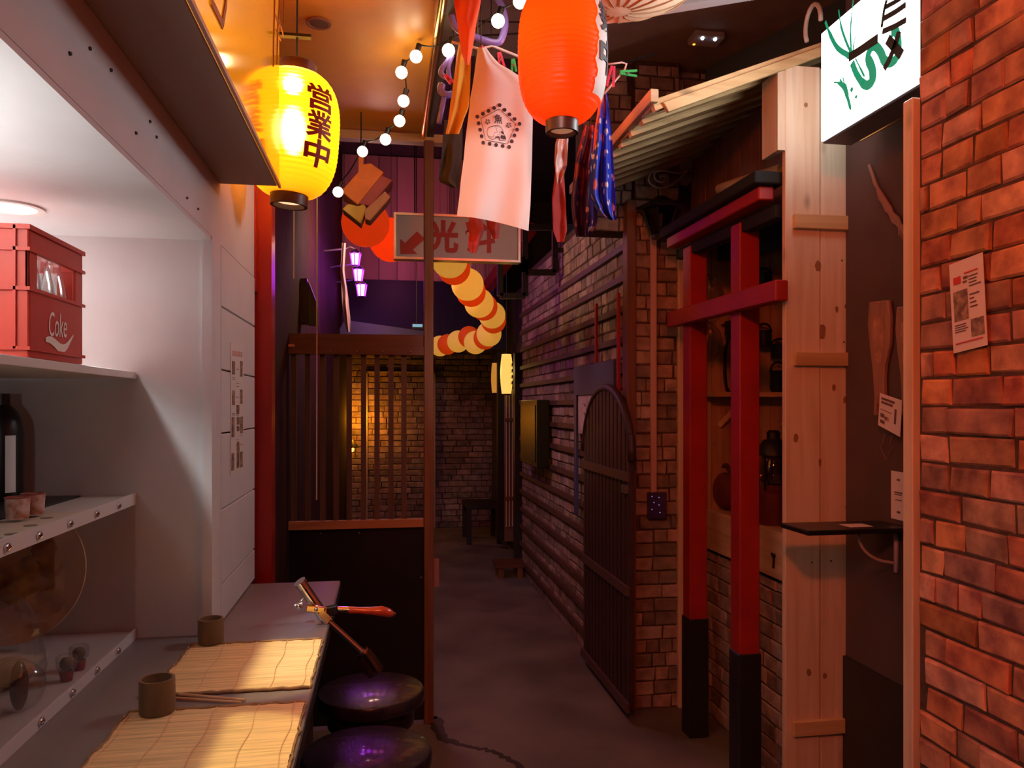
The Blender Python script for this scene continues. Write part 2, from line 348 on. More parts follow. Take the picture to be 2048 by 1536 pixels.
# ---------------------------------------------------------------- bricks
def brick_mesh(seed, L, H, D, m):
    rr = random.Random(seed); me = bpy.data.meshes.new('brick'); bm = bmesh.new(); bmesh.ops.create_cube(bm, size=1)
    for v in bm.verts: v.co = Vector((v.co.x * L, v.co.y * D, v.co.z * H)) + Vector((rr.uniform(-.004, .004), rr.uniform(-.004, .004), rr.uniform(-.003, .003)))
    fr = [e for e in bm.edges if all(v.co.y < 0 for v in e.verts)]
    bmesh.ops.bevel(bm, geom=fr, offset=.0055, segments=1, affect='EDGES')
    bmesh.ops.recalc_face_normals(bm, faces=bm.faces); bm.to_mesh(me); bm.free(); me.materials.append(m); return me
BR = {}
def brick_wall(parent, org, u, nrm, width, z0, z1, rowh, lens, m, depth=.02, limit=300, order=None, joint=.007, skip=None):
    """brick courses on a wall face; u runs along the wall, nrm points out of it; the first «limit» are single parts, the rest one part"""
    org, u, nrm = Vector(org), Vector(u), Vector(nrm); items = []
    z = z0; row = 0
    while z < z1 - rowh * .4:
        h = min(rowh, z1 - z); x = -R.uniform(0, lens[-1])
        while x < width:
            L = R.choice(lens); a, b = max(0, x), min(width, x + L); x += L
            if b - a < .025: continue
            c = org + u * ((a + b) / 2); c.z = z + h / 2
            if skip and skip(c): continue
            items.append((c, b - a - joint, h - joint))
        z += rowh; row += 1
    items.sort(key=lambda t: order(t[0]) if order else 0)
    ang = math.atan2(u.y, u.x); MR = Matrix.Rotation(ang, 4, 'Z'); off = worldloc(parent); rest = MB()
    for k, (c, L, H) in enumerate(items):
        pr = depth * R.uniform(.55, 1.1)
        if k < limit:
            q = min(lens, key=lambda l: abs(l - joint - L)); key = (m.name, q, round(rowh, 3), R.randrange(3))
            if key not in BR: BR[key] = brick_mesh(hash(key[1:]) & 255, q - joint, rowh - joint, .03, m)
            o = bpy.data.objects.new('brick', BR[key]); C.objects.link(o); o.parent = parent
            o.location = c + nrm * (pr - .015) - off; o.rotation_euler = (0, 0, ang); o.scale = (L / (q - joint), 1, H / (rowh - joint))
        else:
            a, n2 = u * (L / 2), nrm * pr; e = .005
            f = [c - a + Vector((0, 0, -H / 2)), c + a + Vector((0, 0, -H / 2)), c + a + Vector((0, 0, H / 2)), c - a + Vector((0, 0, H / 2))]
            g = [p + n2 + (c - p).normalized() * e for p in f]
            rest.add(f + g, [(4, 5, 6, 7), (0, 1, 5, 4), (1, 2, 6, 5), (2, 3, 7, 6), (3, 0, 4, 7)])
    if rest.v: tag(rest.build('brickwork', m, parent), kind='stuff')
camd = lambda c: (c - Vector((0, 0, EYE))).length

# ================================================================ SETTING
struct('floor', B(-1.6, 3.2, -1.6, 11, -.06, 0), M_floor, 'grey concrete floor of the alley')
fl = bpy.data.objects['floor']
st = MB(); pts = [PZ(850, 1432, 0), PZ(870, 1440, 0), PZ(885, 1478, 0), PZ(930, 1492, 0), PZ(985, 1502, 0), PZ(1035, 1528, 0), PZ(1060, 1560, 0)]
pts = [Vector((p.x, p.y, 0)) for p in pts]
ws = [.05, .07, .05, .022, .026, .03, .03]; P2, W2 = [], []
for i in range(len(pts) - 1):
    for k in range(7):
        t = k / 7; q_ = pts[i].lerp(pts[i + 1], t); q_.x += .012 * noise.noise((i * 3 + k * .9, 2, 1)); q_.y += .016 * noise.noise((i * 3 + k * .9, 7, 1)); P2.append(q_); W2.append((ws[i] + (ws[i + 1] - ws[i]) * t) * (1 + .7 * noise.noise((i * 7 + k * 1.3, 4, 4))))
st.ribbon(P2, W2, (0, 0, 1), .0015); st.build('floor_stain', M_stain, fl)
# low ceiling over the counter side, higher one over the right side
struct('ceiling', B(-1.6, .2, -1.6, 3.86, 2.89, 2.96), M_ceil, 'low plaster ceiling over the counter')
struct('trim_1', B(.2, .235, -1.6, 3.86, 2.87, 3.34), mat('soffit_face', (.06, .05, .045), .6), 'dark edge board between low and high ceiling')
struct('ceiling_upper', B(.235, 3.2, -1.6, 3.9, 3.32, 3.4), mat('upper_ceiling', (.20, .15, .12), .8, var=.15), 'dim higher ceiling on the right')
struct('ceiling_rear', B(-1.6, 3.2, 3.9, 11, 4.2, 4.3), M_dark, 'dark high ceiling beyond the partition')
tag(MB().tube([(.185, -1.2, 2.872), (.185, 3.84, 2.872)], .017, 10).build('brass_pipe', M_brass, None, True), 'shiny brass pipe running along the edge of the low ceiling', 'pipe')
struct('trim_2', B(-.42, .30, 3.82, 3.88, 2.845, 2.885), M_pineH, 'pale batten where the low ceiling ends')

# left wall: serving niche with a plank panel beyond it
NY0, NY1 = -1.3, 1.955
struct('wall_left', B(-1.6, -1.56, -1.6, 11, 0, 4.2), M_dark, 'left outer wall')
struct('wall_niche_header', B(-.44, -.41, NY0, 2.56, 1.958, 2.89), M_white, 'white board above the serving niche')
jamb = struct('wall_niche_end', B(-1.3, -.41, NY1, 2.06, 1.0, 1.958), M_white, 'white end wall of the serving niche')
struct('trim_3', B(-.43, -.408, NY1 - .012, 1.985, 1.0, 1.955), M_white, 'white corner strip of the serving niche')
struct('ceiling_niche', B(-1.3, -.4105, NY0, NY1, 1.948, 1.9575), M_white, 'white ceiling of the serving niche')
struct('wall_niche_back', B(-1.34, -1.27, NY0, NY1, 1.0, 1.95), mat('niche_back', (.12, .10, .12), .6), 'dark back wall of the serving niche')
wp = struct('wall_plank_panel', B(-.44, -.42, 2.06, 2.56, 1.0, 1.958), M_dark, 'white plank cladding beside the serving niche')
zz = [.55, .8, 1.0]; k = 0
for a, b in ((1.003, 1.095), (1.1, 1.285), (1.289, 1.478), (1.482, 1.64), (1.644, 1.80), (1.804, 1.956)):
    B(-.42, -.408, 2.05, 2.558, a, b).build('plank', M_white, wp, bevel=.0015)
bk = MB()
for q in ((180, 97), (140, 107), (222, 140), (300, 243), (272, 266), (313, 274), (374, 396), (396, 418)):
    bk.ball(PX(q[0], q[1], -.409), .0032, 6)
tag(bk.build('screw_holes', mat('screw_hole', (.05, .03, .03), .6), bpy.data.objects['wall_niche_header']), kind='stuff')
# red painted post at the end of the counter side
struct('trim_4', B(-.415, -.362, 2.60, 2.68, 0, 2.89), M_redwall, 'red painted post at the end of the white wall')
struct('trim_5', B(-.45, -.405, 2.562, 2.60, 1.915, 2.89), M_redwall, 'red board above the plank cladding')
struct('wall_left_rear', B(-.50, -.45, 2.68, 10, 0, 4.2), mat('rear_left', (.045, .010, .009), .9, var=.3, spec=.15), 'dark glossy wall left of the rear alley')

# sign box over the niche
sb = thing('sign_box', 'brown-lit box sign with glossy yellow face over the serving niche', 'sign', (-.34, 1.0, 2.11))
B(-.41, -.272, .2, 2.047, 2.11, 2.86).build('body', mat('sign_body', (.34, .22, .18), .6), sb, bevel=.002)
B(-.272, -.266, .2, 2.047, 2.112, 2.86).build('front_panel', mat('yellow_acrylic', (1, .38, .004), .08, coat=1, emit=.55, ecol=(1, .34, .0), spec=1), sb)  # glow added to the glossy yellow face to brighten it
ks = MB()
for poly, wd in (([(452, -30), (450, 10), (444, 48)], .012), ([(420, 0), (432, 24), (444, 50)], .014), ([(546, 132), (547, 70), (549, 0)], .006), ([(553, 128), (555, 60), (558, 0)], .004), ([(549, 30), (562, 55), (566, 70)], .008), ([(551, 60), (561, 80)], .006), ([(567, 45), (567, -20)], .006)):
    ks.ribbon([PX(x, y, -.266) for x, y in poly], wd, (1, 0, 0), .002)
ks.build('lettering', mat('sign_brown', (.30, .05, .01), .4), sb)
B(-.268, -.262, .2, 2.05, 2.106, 2.115).build('edge_strip', mat('edge_strip', (.6, .35, .25), .4), sb)

# right side: near brick wall
XB = 1.36
nb = struct('wall_right_near', B(XB, XB + .05, -.6, 1.80, 0, 3.3), M_mortar, 'near brick wall on the right')
brick_wall(nb, (XB, 1.795, 0), (0, -1, 0), (-1, 0, 0), .95, .35, 2.95,   .0705, (.075, .105, .13, .16, .205), M_brick, .011, 300, camd)
brick_wall(nb, (XB, .83, 0), (0, -1, 0), (-1, 0, 0), 1.4, 0.2, 3.0, .14, (.2, .3), M_brick, .016, 0)
struct('trim_6', B(XB - .022, XB + .06, 1.80, 1.838, 0, 2.345), M_pine, 'pine edge post of the near brick wall', bevel=.003)
# alcove behind it
XA = 1.66
struct('wall_alcove', B(XA, XA + .05, 1.8, 2.595, 0, 3.3), mat('alcove_wall', (.085, .045, .04), .75, var=.25, scale=3), 'dark wall of the alcove')
struct('wall_alcove_lower', B(XA - .012, XA, 1.8, 2.595, 0, .64), mat('alcove_low', (.02, .015, .016), .5), 'black lower panel of the alcove wall')
struct('wall_near_return', B(XB + .05, XA, 1.79, 1.80, 0, 3.3), M_dark, 'dark return of the near wall')
# upper right wall
a, b = PY(1410, 120, 3.85), PZ(1580, 0, 3.32)
ow = MB(); ow.prism([(a.x, a.y, 2.3), (b.x + .55, b.y - .9, 2.3), (b.x + .55, b.y - .9, 3.32), (a.x, a.y, 3.32)], (.05, .05, 0))
struct('wall_right_upper', ow, mat('teal_lit_wall', (.05, .075, .085), .7), 'dark wall tinted for teal sign light above the stall roof')  # teal in the base colour stands for light from the sign
# brick pillar with stall post
PYF = 3.81
pil = struct('wall_pillar', B(1.262, 1.50, PYF, PYF + .2, 0, 3.32), M_mortar, 'brick pillar between the alley and the stall')
brick_wall(pil, (1.262, PYF, 0), (1, 0, 0), (0, -1, 0), .238, 0, 3.3, .0705, (.07, .10, .13, .17), M_brickg, .012, 300, camd)
uw = struct('wall_rear_upper', B(1.0, 1.262, PYF + .05, PYF + .2, 2.45, 3.32), M_mortar, 'brick wall over the alley beside the pillar')
brick_wall(uw, (1.0, PYF + .05, 0), (1, 0, 0), (0, -1, 0), .262, 2.45, 3.3, .0705, (.10, .13, .17), M_brickg, .012, 300, camd)
u2 = struct('wall_rear_upper_right', B(1.50, 2.6, PYF + .05, PYF + .2, 2.4, 3.32), M_mortar, 'brick wall behind the stall roof')
brick_wall(u2, (1.5, PYF + .05, 0), (1, 0, 0), (0, -1, 0), .5, 2.7, 3.3, .0705, (.13, .17, .2), M_brickg, .012, 300, camd)
struct('trim_7', B(1.215, 1.262, PYF - .02, PYF + .06, 0, 2.6), M_brown, 'dark brown corner post of the rear alley wall', bevel=.003)
struct('trim_8', B(1.486, 1.55, PYF - .03, PYF + .03, 0, 2.45), M_pine, 'pine post where the stall begins', bevel=.003)

# rear alley right wall: bricks and battens
XM = 1.262
mw = struct('wall_right_rear', B(XM, XM + .08, PYF + .06, 7.1, 0, 2.75), M_mortar, 'battened brick wall of the rear alley')
brick_wall(mw, (XM, 7.08, 0), (0, -1, 0), (-1, 0, 0), 3.2, 0, 2.7, .082, (.12, .17, .21), M_brickg, .010, 300, lambda c: c.y + abs(c.z - 1.3))
for i in range(15):
    z = .10 + i * .162
    B(XM - .032, XM, PYF + .08, 7.08, z, z + .034).build('batten', M_brownY, mw)
for px in (1192, 1236):
    p = PX(px, 800, XM - .04); B(XM - .045, XM - .03, p.y - .012, p.y + .012, 1.5, 2.15).build('red_lit_edge', M_redpaint, mw)  # red strips stand in for edges caught by red light
# end wall
ew = struct('wall_end', B(-.46, 2.2, 9.9, 9.98, 0, 4.2), M_mortar, 'brick wall closing the alley')
brick_wall(ew, (-.46, 9.9, 0), (1, 0, 0), (0, -1, 0), 1.9, 0, 2.4, .074, (.14, .19, .24), M_brickg, .012, 300, lambda c: abs(c.z - 1.3))
df = MB()
for x0, x1, z0, z1 in ((-.235, -.215, 0, 1.98), (.61, .63, 0, 1.98), (-.235, .63, 1.965, 1.985)): df.box(x0, x1, 9.86, 9.9, z0, z1)
df.build('door_trim', mat('pale_trim', (.5, .42, .34), .6), ew)
struct('wall_right_end', B(1.36, 1.44, 7.1, 9.9, 0, 2.75), M_dark, 'dark wall near the end of the alley')
# planked upper wall far back
pw = struct('wall_planked', B(-.45, 1.262, 8.32, 8.4, 2.86, 4.2), M_dark, 'planked wall high above the rear alley')
for i in range(9): B(-.44 + i * .19, -.44 + i * .19 + .183, 8.30, 8.32, 2.86, 4.19).build('plank', mat('plank_rust', (.58, .27, .20), .6, var=.3, scale=3, stretch=(1, 1, .2), rand=.2), pw)

# ================================================================ COUNTER SIDE
ct = thing('counter', 'grey counter top with black front running along the serving niche', 'counter', (-.6, 1.2, 0))
B(-1.26, -.139, .1, 2.50, .968, .9995).build('counter_top', M_counter, ct, bevel=.003)
B(-.24, -.22, .1, 2.47, 0, .968).build('front_panel', M_black, ct)
B(-.142, -.137, .1, 2.50, .966, .994).build('edge_band', M_blackpaint, ct)

# shelves
us = thing('wall_shelf', 'white upper shelf carrying the red bottle crate', 'shelf', (-.9, 1.0, 1.6))
B(-1.26, -.58, .2, NY1 - .004, 1.614, 1.630).build('board', M_whiteshelf, us, bevel=.001)
br = MB().tube([(-.86, 1.20, 1.605), (-.86, 1.20, 1.42)], .006, 8); br.tube([(-.66, 1.20, 1.60), (-.665, 1.2, 1.54), (-.72, 1.2, 1.47), (-.86, 1.2, 1.43)], .006, 8)
br.bar((-.86, 1.2, 1.608), (-.60, 1.2, 1.608), .016, .006)
br.build('bracket', mat('bracket_white', (.6, .58, .66), .4), us)
ms = thing('display_shelf', 'white middle shelf with chrome studs carrying the painted cups', 'shelf', (-.9, 1.0, 1.32))
B(-1.26, -.585, .2, NY1 - .004, 1.325, 1.338).build('board', M_whiteshelf, ms)
B(-.585, -.58, .2, NY1 - .004, 1.318, 1.345).build('edge_strip', M_white, ms)
bl = B(-1.05, -.70, 1.50, NY1 - .01, 1.338, 1.342); bl.build('black_mat', M_black, ms)
lo = thing('case_floor', 'white case floor with chrome studs lying on the counter behind the acrylic pane', 'shelf', (-.9, 1.0, 1.0))
B(-1.25, -.585, .2, NY1 - .004, 1.0, 1.018).build('board', M_whiteshelf, lo)
B(-.585, -.58, .2, NY1 - .004, 1.0, 1.024).build('edge_strip', M_white, lo)
stud = None
for root, z, xs in ((ms, 1.331, (14, 78, 140, 193, 237)), (lo, 1.013, (82, 145, 194, 236))):
    for px in xs:
        p = PX(px, 1000, -.578)
        if stud is None:
            stud = MB(); stud.lathe([(.0, -.002), (.006, -.002), (.0075, .002), (.006, .006), (.0, .009)], (0, 0, 0), 12, Matrix.Rotation(math.pi / 2, 3, 'Y'))
            stud = stud.build('stud', M_chrome, root, True)
            for v in stud.data.vertices: v.co += worldloc(root)
            o = stud
        else:
            o = stud.copy(); C.objects.link(o); o.parent = root
        o.location = Vector((-.58, p.y, z)) - worldloc(root)
B(-.5825, -.5815, .2, NY1 - .006, 1.024, 1.318).build('acrylic_pane', M_acryl, lo)

# downlights
def downlight(loc, r, label, lit, group=None):
    t = thing('downlight', label, 'ceiling light', loc, group); x, y, z = loc
    MB().shell([(r * .72, z - .001), (r * .78, z - .006), (r, z - .006), (r, z)], (x, y, 0), 28).build('trim_ring', M_whiteshelf if lit else mat('rust_ring', (.25, .1, .06), .5), t, True)
    MB().lathe([(r * .74, z - .004), (r * .74, z - .001)], (x, y, 0), 28).build('diffuser', mat('led_lit', (1, 1, 1), .5, emit=9, ecol=(1, .97, .92)) if lit else mat('lamp_dark', (.12, .05, .03), .3), t)
downlight((-.74, 1.69, 1.95), .062, 'lit round downlight in the niche ceiling above the red crate', True)
p = PZ(637, 47, 2.885); downlight((p.x, p.y, 2.888), .043, 'unlit round downlight in the orange ceiling above the yellow lantern', False)

# bottle crate
XC, YC0, YC1, ZC = -.588, 1.408, 1.643, 1.6315
cr = thing('bottle_crate', 'red plastic bottle crate with white lettering on the upper shelf', 'crate', (-.75, 1.41, ZC))
W_, H_ = .38, .222
cx0, cx1 = XC - W_, XC
body = MB(); t_ = .006
def ring(mb, z0, z1, o_=0, th=.006):
    mb.box(cx0 - o_, cx1 + o_, YC0 - o_, YC0 - o_ + th, z0, z1); mb.box(cx0 - o_, cx1 + o_, YC1 + o_ - th, YC1 + o_, z0, z1)
    mb.box(cx0 - o_, cx0 - o_ + th, YC0 - o_ + th, YC1 + o_ - th, z0, z1); mb.box(cx1 + o_ - th, cx1 + o_, YC0 - o_ + th, YC1 + o_ - th, z0, z1)
ring(body, ZC + .014, ZC + .112); ring(body, ZC + .178, ZC + .222)
body.box(cx0, cx1, YC0, YC1, ZC, ZC + .016)
for (x, y, sx, sy) in ((cx1, YC0, -1, 1), (cx1, YC1, -1, -1), (cx0, YC0, 1, 1), (cx0, YC1, 1, -1)):
    body.box(min(x, x + sx * .045), max(x, x + sx * .045), min(y, y + sy * .006), max(y, y + sy * .006), ZC + .11, ZC + .18)
    body.box(min(x, x + sx * .006), max(x, x + sx * .006), min(y, y + sy * .035), max(y, y + sy * .035), ZC + .11, ZC + .18)
for x in (cx0 + .095, cx0 + .19, cx0 + .285): body.box(x - .02, x + .02, YC0, YC0 + .006, ZC + .11, ZC + .18)
body.build('crate_body', M_crate, cr, bevel=.0015)
rb = MB()
for z in (ZC + .012, ZC + .112, ZC + .178): ring(rb, z, z + .006, .004, .005)
ring(rb, ZC + .214, ZC + .222, .004, .005)
for i in range(9):
    x = cx0 + .02 + i * .0425; rb.box(x - .002, x + .002, YC0 - .004, YC0, ZC + .014, ZC + .22)
rb.build('ribs', M_crate, cr)
cl = MB(); cy, cz = 1.525, ZC + .066
text_on(cl, 'Coke', lambda u, v: Vector((cx1 + .0012, cy + u, cz + v + u * .05)), .078, .044, .0, .12)
cl.build('lettering', M_print, cr); cl = MB()
cl.grid(lambda u, v: Vector((cx1 + .0012, cy - .052 + .122 * u, ZC + .030 + .012 * math.cos(u * 5.6) * (.4 + u) + .010 * u + (v - .5) * .017 * math.sin(math.pi * min(1, .12 + u * .83)) ** .8)), 24, 1)
cl.build('wave_mark', M_print, cr)
bt = None
for i in range(2):
    for j in range(4):
        x, y = cx1 - .040 - i * .061, YC0 + .036 + j * .054
        if bt is None:
            prof = [(.0, .0), (.026, .0), (.027, .01), (.026, .055), (.022, .075), (.025, .1), (.022, .125), (.0125, .165), (.0115, .18), (.014, .182), (.014, .192), (.011, .193)]
            bt = MB().shell(prof, (x, y, ZC + .017), 16).build('glass_bottle', M_bottle, None, 2, origin=(x, y, ZC + .017)); o = bt
        else: o = bt.copy(); C.objects.link(o)
        o.location = (x, y, ZC + .017)
        tag(o, ('nearest of the four clear bottles in the crate window', 'second nearest clear bottle in the crate window', 'third clear bottle in the crate window', 'farthest of the four clear bottles in the crate window')[j] if i == 0 else ('clear bottle standing right behind the nearest window bottle in the crate', 'clear bottle standing behind the second window bottle in the crate', 'clear bottle standing behind the third window bottle in the crate', 'clear bottle standing behind the farthest window bottle in the crate')[j], 'bottle', 'glass bottles in the red crate')

# painted cups and saucer sheet on the middle shelf
M_cup = mat('painted_cup', (.66, .50, .46), .4, col2=(.40, .12, .03), scale=75)
for k, (px, py, lab) in enumerate(((35, 1035, 'painted ceramic cup nearest the shelf edge'), (66, 1026, 'painted ceramic cup behind the front cup on the shelf'))):
    p = PZ(px, py + 4, 1.343); p = Vector((p.x, p.y, 1.3445))
    t = thing('teacup', lab, 'cup', p, 'painted cups on the middle shelf')
    MB().shell([(.0, 0), (.017, 0), (.0185, .003), (.0205, .036), (.021, .039), (.019, .039), (.017, .006), (0, .005)], p, 24).build('cup_body', M_cup, t, True)
    MB().shell([(.021, .0375), (.0216, .040), (.019, .0405), (.0188, .0375)], p, 24).build('rim', mat('cup_rim', (.35, .1, .08), .35), t, True)
sh = B(-.80, -.592, .9, 1.66, 1.3385, 1.3395)
for i in range(5): pass
sd = thing('saucer_tray', 'pale square dish sheet with dark dots beneath the painted cups', 'tray', (-.7, 1.3, 1.338))
sh.build('sheet', mat('pale_tray', (.62, .55, .45), .5), sd)
dd = MB()
for px, py in ((24, 1068), (61, 1051), (93, 1036), (0, 1078)):
    p = PZ(px, py, 1.34); dd = MB(); dd.lathe([(.011, .0), (.011, .001)], (p.x, p.y, 1.3395), 10); dd.build('dot', mat('tray_dot', (.2, .17, .1), .5), sd)
# dark bottles with white labels at the back
for k, (px, lab) in enumerate(((4, 'tall black bottle with pale label standing behind the painted cups'),)):
    p = PY(px, 980, 1.88); p.z = 1.3425
    t = thing('sake_bottle', lab, 'bottle', p, 'black bottles in the niche')
    MB().shell([(0, 0), (.040, 0), (.042, .008), (.042, .15), (.038, .175), (.030, .195), (.016, .21), (.015, .235), (0, .235)], p, 22).build('glass_body', M_black, t, True)
    lb = MB(); lb.grid(lambda u, v: p + Vector((.0427 * math.cos(-1.02 + u * .5), .0427 * math.sin(-1.02 + u * .5), .018 + .125 * v)), 8, 1)
    lb.build('paper_label', mat('label_grey', (.75, .75, .74), .6), t)

# display case content: big round plate with food picture, cellophane bag, small pots
pc = Vector((-.80, 1.72, 1.02)); pr = .155
pl = thing('round_platter', 'large round painted platter leaning inside the display case', 'platter', pc)
ax = Matrix.Rotation(math.radians(78), 3, 'X'); cc = PX(85, 1165, -.80); cc = Vector((-.815, 1.88, 1.178))
MB().shell([(0, 0), (pr * .82, 0), (pr, .012), (pr, .018), (pr * .8, .008), (0, .006)], cc, 40, ax).build('platter_disc', mat('platter', (.85, .52, .28), .4, var=.15), pl, True)
pd = MB()
for k in range(14):
    a_, r_ = R.uniform(0, 6.28), R.uniform(0, pr * .7); q = cc + ax @ Vector((r_ * math.cos(a_), r_ * math.sin(a_), .010))
    pd.lathe([(.0, .004), (R.uniform(.012, .035), .002), (0, .0)], q, 8, ax)
pd.build('painted_food', mat('plate_paint', (.62, .33, .05), .4, col2=(.22, .08, .03), scale=20), pl)
cb_ = PZ(75, 1300, 1.019)
bag = thing('sweets_bag', 'crinkled clear cellophane bag standing in the display case', 'bag', (-.70, 1.60, 1.019))
def bagf(u, v):
    a_ = u * 2 * math.pi; r_ = .062 * (1 - .62 * v ** 2.2) * (1 + .15 * noise.noise((math.cos(a_) * 3, math.sin(a_) * 3, v * 7)))
    return Vector((-.70 + r_ * math.cos(a_), 1.60 + r_ * math.sin(a_) * .8, 1.019 + .17 * v))
MB().grid(bagf, 26, 14).build('cellophane', glassy('film_clear', (.93, .93, .92), .12, .12), bag)
MB().ball((-.70, 1.60, 1.047), .042, 16, (1, .8, .65)).build('sweets', mat('sweets_mix', (.5, .38, .3), .5, col2=(.3, .15, .1), scale=30), bag, 2)
bc_ = PX(38, 1300, -.628); jy = bc_.y
jr = thing('chocolate_bun', 'glossy dark brown oval sweet in clear wrap at the case front', 'sweet', (-.628, jy, 1.019))
MB().ball((-.628, jy, 1.064), .04, 18, (.36, .42, 1.08)).build('bun', mat('choc', (.09, .025, .012), .15), jr, 2)
MB().ball((-.632, jy, 1.064), .047, 18, (1.0, .7, .97)).build('wrap', MATS['film_clear'], jr, 2)
for k, (px, py) in enumerate(((133, 1362), (158, 1340))):
    p = PZ(px, py, 1.018); p.z = 1.0185
    t = thing('small_jar', ('small glass pot with dark red foot in front of its twin in the case', 'small glass pot with dark red foot behind its twin in the case')[k], 'jar', p, 'small pots in the display case')
    MB().shell([(0, 0), (.010, 0), (.013, .018), (.012, .02)], p, 16).build('foot', mat('jar_red', (.25, .04, .04), .4), t, True)
    MB().shell([(.012, .018), (.018, .028), (.019, .045), (.014, .05)], p, 16).build('glass', M_glass, t, True)
    MB().ball(p + Vector((0, 0, .033)), .013, 10).build('filling', mat('moss', (.12, .16, .08), .7, col2=(.3, .1, .1)), t, 2)

# placemats
def placemat(name, x0, x1, y0, y1, label):
    t = thing(name, label, 'placemat', ((x0 + x1) / 2, (y0 + y1) / 2, 1.0), 'bamboo placemats on the counter')
    mb = MB(); n = int((y1 - y0) / .0042); cols = 22
    for i in range(n):
        y = y0 + (y1 - y0) * (i + .5) / n; a0 = x0 + .006 * noise.noise((i * .13, 1, x0)) + R.uniform(-.0015, .0015); a1 = x1 + .005 * noise.noise((i * .11, 5, x1)) + R.uniform(-.001, .001)
        zs = [1.0012 + .0016 * (.5 + .5 * noise.noise((k * .4, y * 9, 2))) for k in range(6)]
        w_ = (y1 - y0) / n * .52; vs = []
        for k in range(6):
            x = a0 + (a1 - a0) * k / 5; vs += [(x, y - w_, zs[k]), (x, y, zs[k] + .0016), (x, y + w_, zs[k])]
        mb.add(vs, [f for k in range(5) for f in ((k * 3, k * 3 + 3, k * 3 + 4, k * 3 + 1), (k * 3 + 1, k * 3 + 4, k * 3 + 5, k * 3 + 2))])
    tag(mb.build('reeds', M_reed, t, 2), kind='stuff')
    th = MB()
    for f in (.03, .27, .5, .74, .95):
        x = x0 + (x1 - x0) * f
        th.tube([(x + .003 * math.sin(k), y0 + (y1 - y0) * k / 12, 1.0045) for k in range(13)], .0009, 4)
    th.build('threads', mat('thread', (.75, .55, .32), .7), t)
    bd = MB()
    for y in (y0, y1): bd.tube([(x0 + (x1 - x0) * k / 24, y + .0012 * math.sin(k * 1.7), 1.0035 + .0008 * math.sin(k * 2.3)) for k in range(25)], .0034, 6)
    for s_, x in ((0, x0), (1, x1)): bd.tube([(x + (.006 * noise.noise((k * .9, 1, x0)) if not s_ else .006 * noise.noise((k * .8, 5, x1)) + .002), y0 + (y1 - y0) * k / 20, 1.003) for k in range(21)], .0022, 6)
    bd.build('binding', M_cord, t, 2)
placemat('placemat', -.438, -.146, 1.552, 1.868, 'bamboo placemat at the far seat of the counter')
placemat('placemat', -.452, -.146, 1.150, 1.476, 'bamboo placemat nearest the camera on the counter')
for k, (px, py, r, h, lab) in enumerate(((421, 1290, .0285, .056, 'small dark wooden cup on the far placemat'), (313, 1430, .0305, .06, 'small dark wooden cup on the near placemat'))):
    p = PZ(px, py, 1.0); p = Vector((p.x, p.y + .004, 1.0046))
    t = thing('wooden_cup', lab, 'cup', p, 'wooden cups on the counter')
    MB().shell([(0, 0), (r * .93, 0), (r * .98, .003), (r, h * .5), (r * .98, h), (r * .84, h), (r * .8, .006), (0, .005)], p, 28).build('cup_body', M_cupw, t, True)
for k, (a, b, lab) in enumerate((((272, 1400), (480, 1413), 'pale wooden chopstick lying behind the near cup'), ((300, 1397), (488, 1410), 'second pale chopstick lying just beyond the first'))):
    a, b = PZ(*a, 1.0), PZ(*b, 1.0); a.z = b.z = 1.0034; a.y += .012 * k + .012; b.y += .004 * k + .012
    MB()
    tag(MB().tube([a, b], [.0036, .0022], 8).build('chopstick', mat('chopstick_wood', (.6, .38, .2), .5), None, True), lab, 'chopstick', 'chopsticks on the counter')

# lever corkscrew clamped to the counter edge
YK = 2.02
lk = thing('lever_corkscrew', 'chrome lever corkscrew with red wooden handle clamped to the counter edge', 'corkscrew', PY(655, 1250, YK))
K = lambda x, y, dy=0: PY(x, y, YK + dy)
m = MB().tube([K(600, 1164, -.02), K(604, 1170, -.018), K(606, 1173), K(656, 1246)], [.012, .015, .0145, .0145], 16); m.tube([K(599, 1163, -.02), K(603, 1168, -.018)], .0165, 16)
m.build('barrel', M_chrome, lk, True)
MB().tube([K(656, 1244), K(690, 1275), K(726, 1308)], .0105, 14).build('plunger', M_chrome, lk, True)
MB().tube([K(722, 1303), K(727, 1309)], .0195, 16).build('collar', M_chrome, lk, True)
m = MB(); d = (K(752, 1345) - K(725, 1306)).normalized(); m.tube([K(725, 1306), K(752, 1345)], .023, 18, caps=False)
m.build('clear_cup', glassy('smoked_cup', (.55, .45, .45), .25), lk, 2)
m = MB().tube([K(693, 1219), K(700, 1220), K(720, 1221), K(745, 1222), K(762, 1222), K(778, 1226), K(786, 1229)], [.006, .0095, .0085, .0105, .0135, .012, .007], 14)
m.build('handle', mat('red_wood', (.40, .05, .015), .25, coat=.6), lk, True)
MB().tube([K(785, 1228), K(790, 1230)], .006, 10).build('end_cap', M_chrome, lk, True)
m = MB(); m.tube([K(674, 1218), K(697, 1220)], [.007, .009], 12); m.build('ferrule', M_chrome, lk, True)
m = MB(); m.bar(K(613, 1216, -.03), K(650, 1220, -.03), .012, .016); m.bar(K(640, 1222, -.03), K(660, 1243, -.03), .012, .018); m.bar(K(648, 1220, -.03), K(652, 1221, .0), .014, .014); m.build('bracket', M_brass, lk, bevel=.002)
MB().ball(K(632, 1219, -.038), .005, 10).build('screw', M_steel, lk, True)
m = MB().bar(K(650, 1224), K(676, 1218), .022, .024); m.build('pivot_block', M_iron, lk, bevel=.003)
m = MB().tube([K(590, 1212), K(606, 1207)], .006, 10); m.ball(K(598, 1213), .010, 12); m.tube([K(598, 1206), K(608, 1196), K(618, 1204)], .0025, 8); m.build('thumb_screw', M_chrome, lk, True)
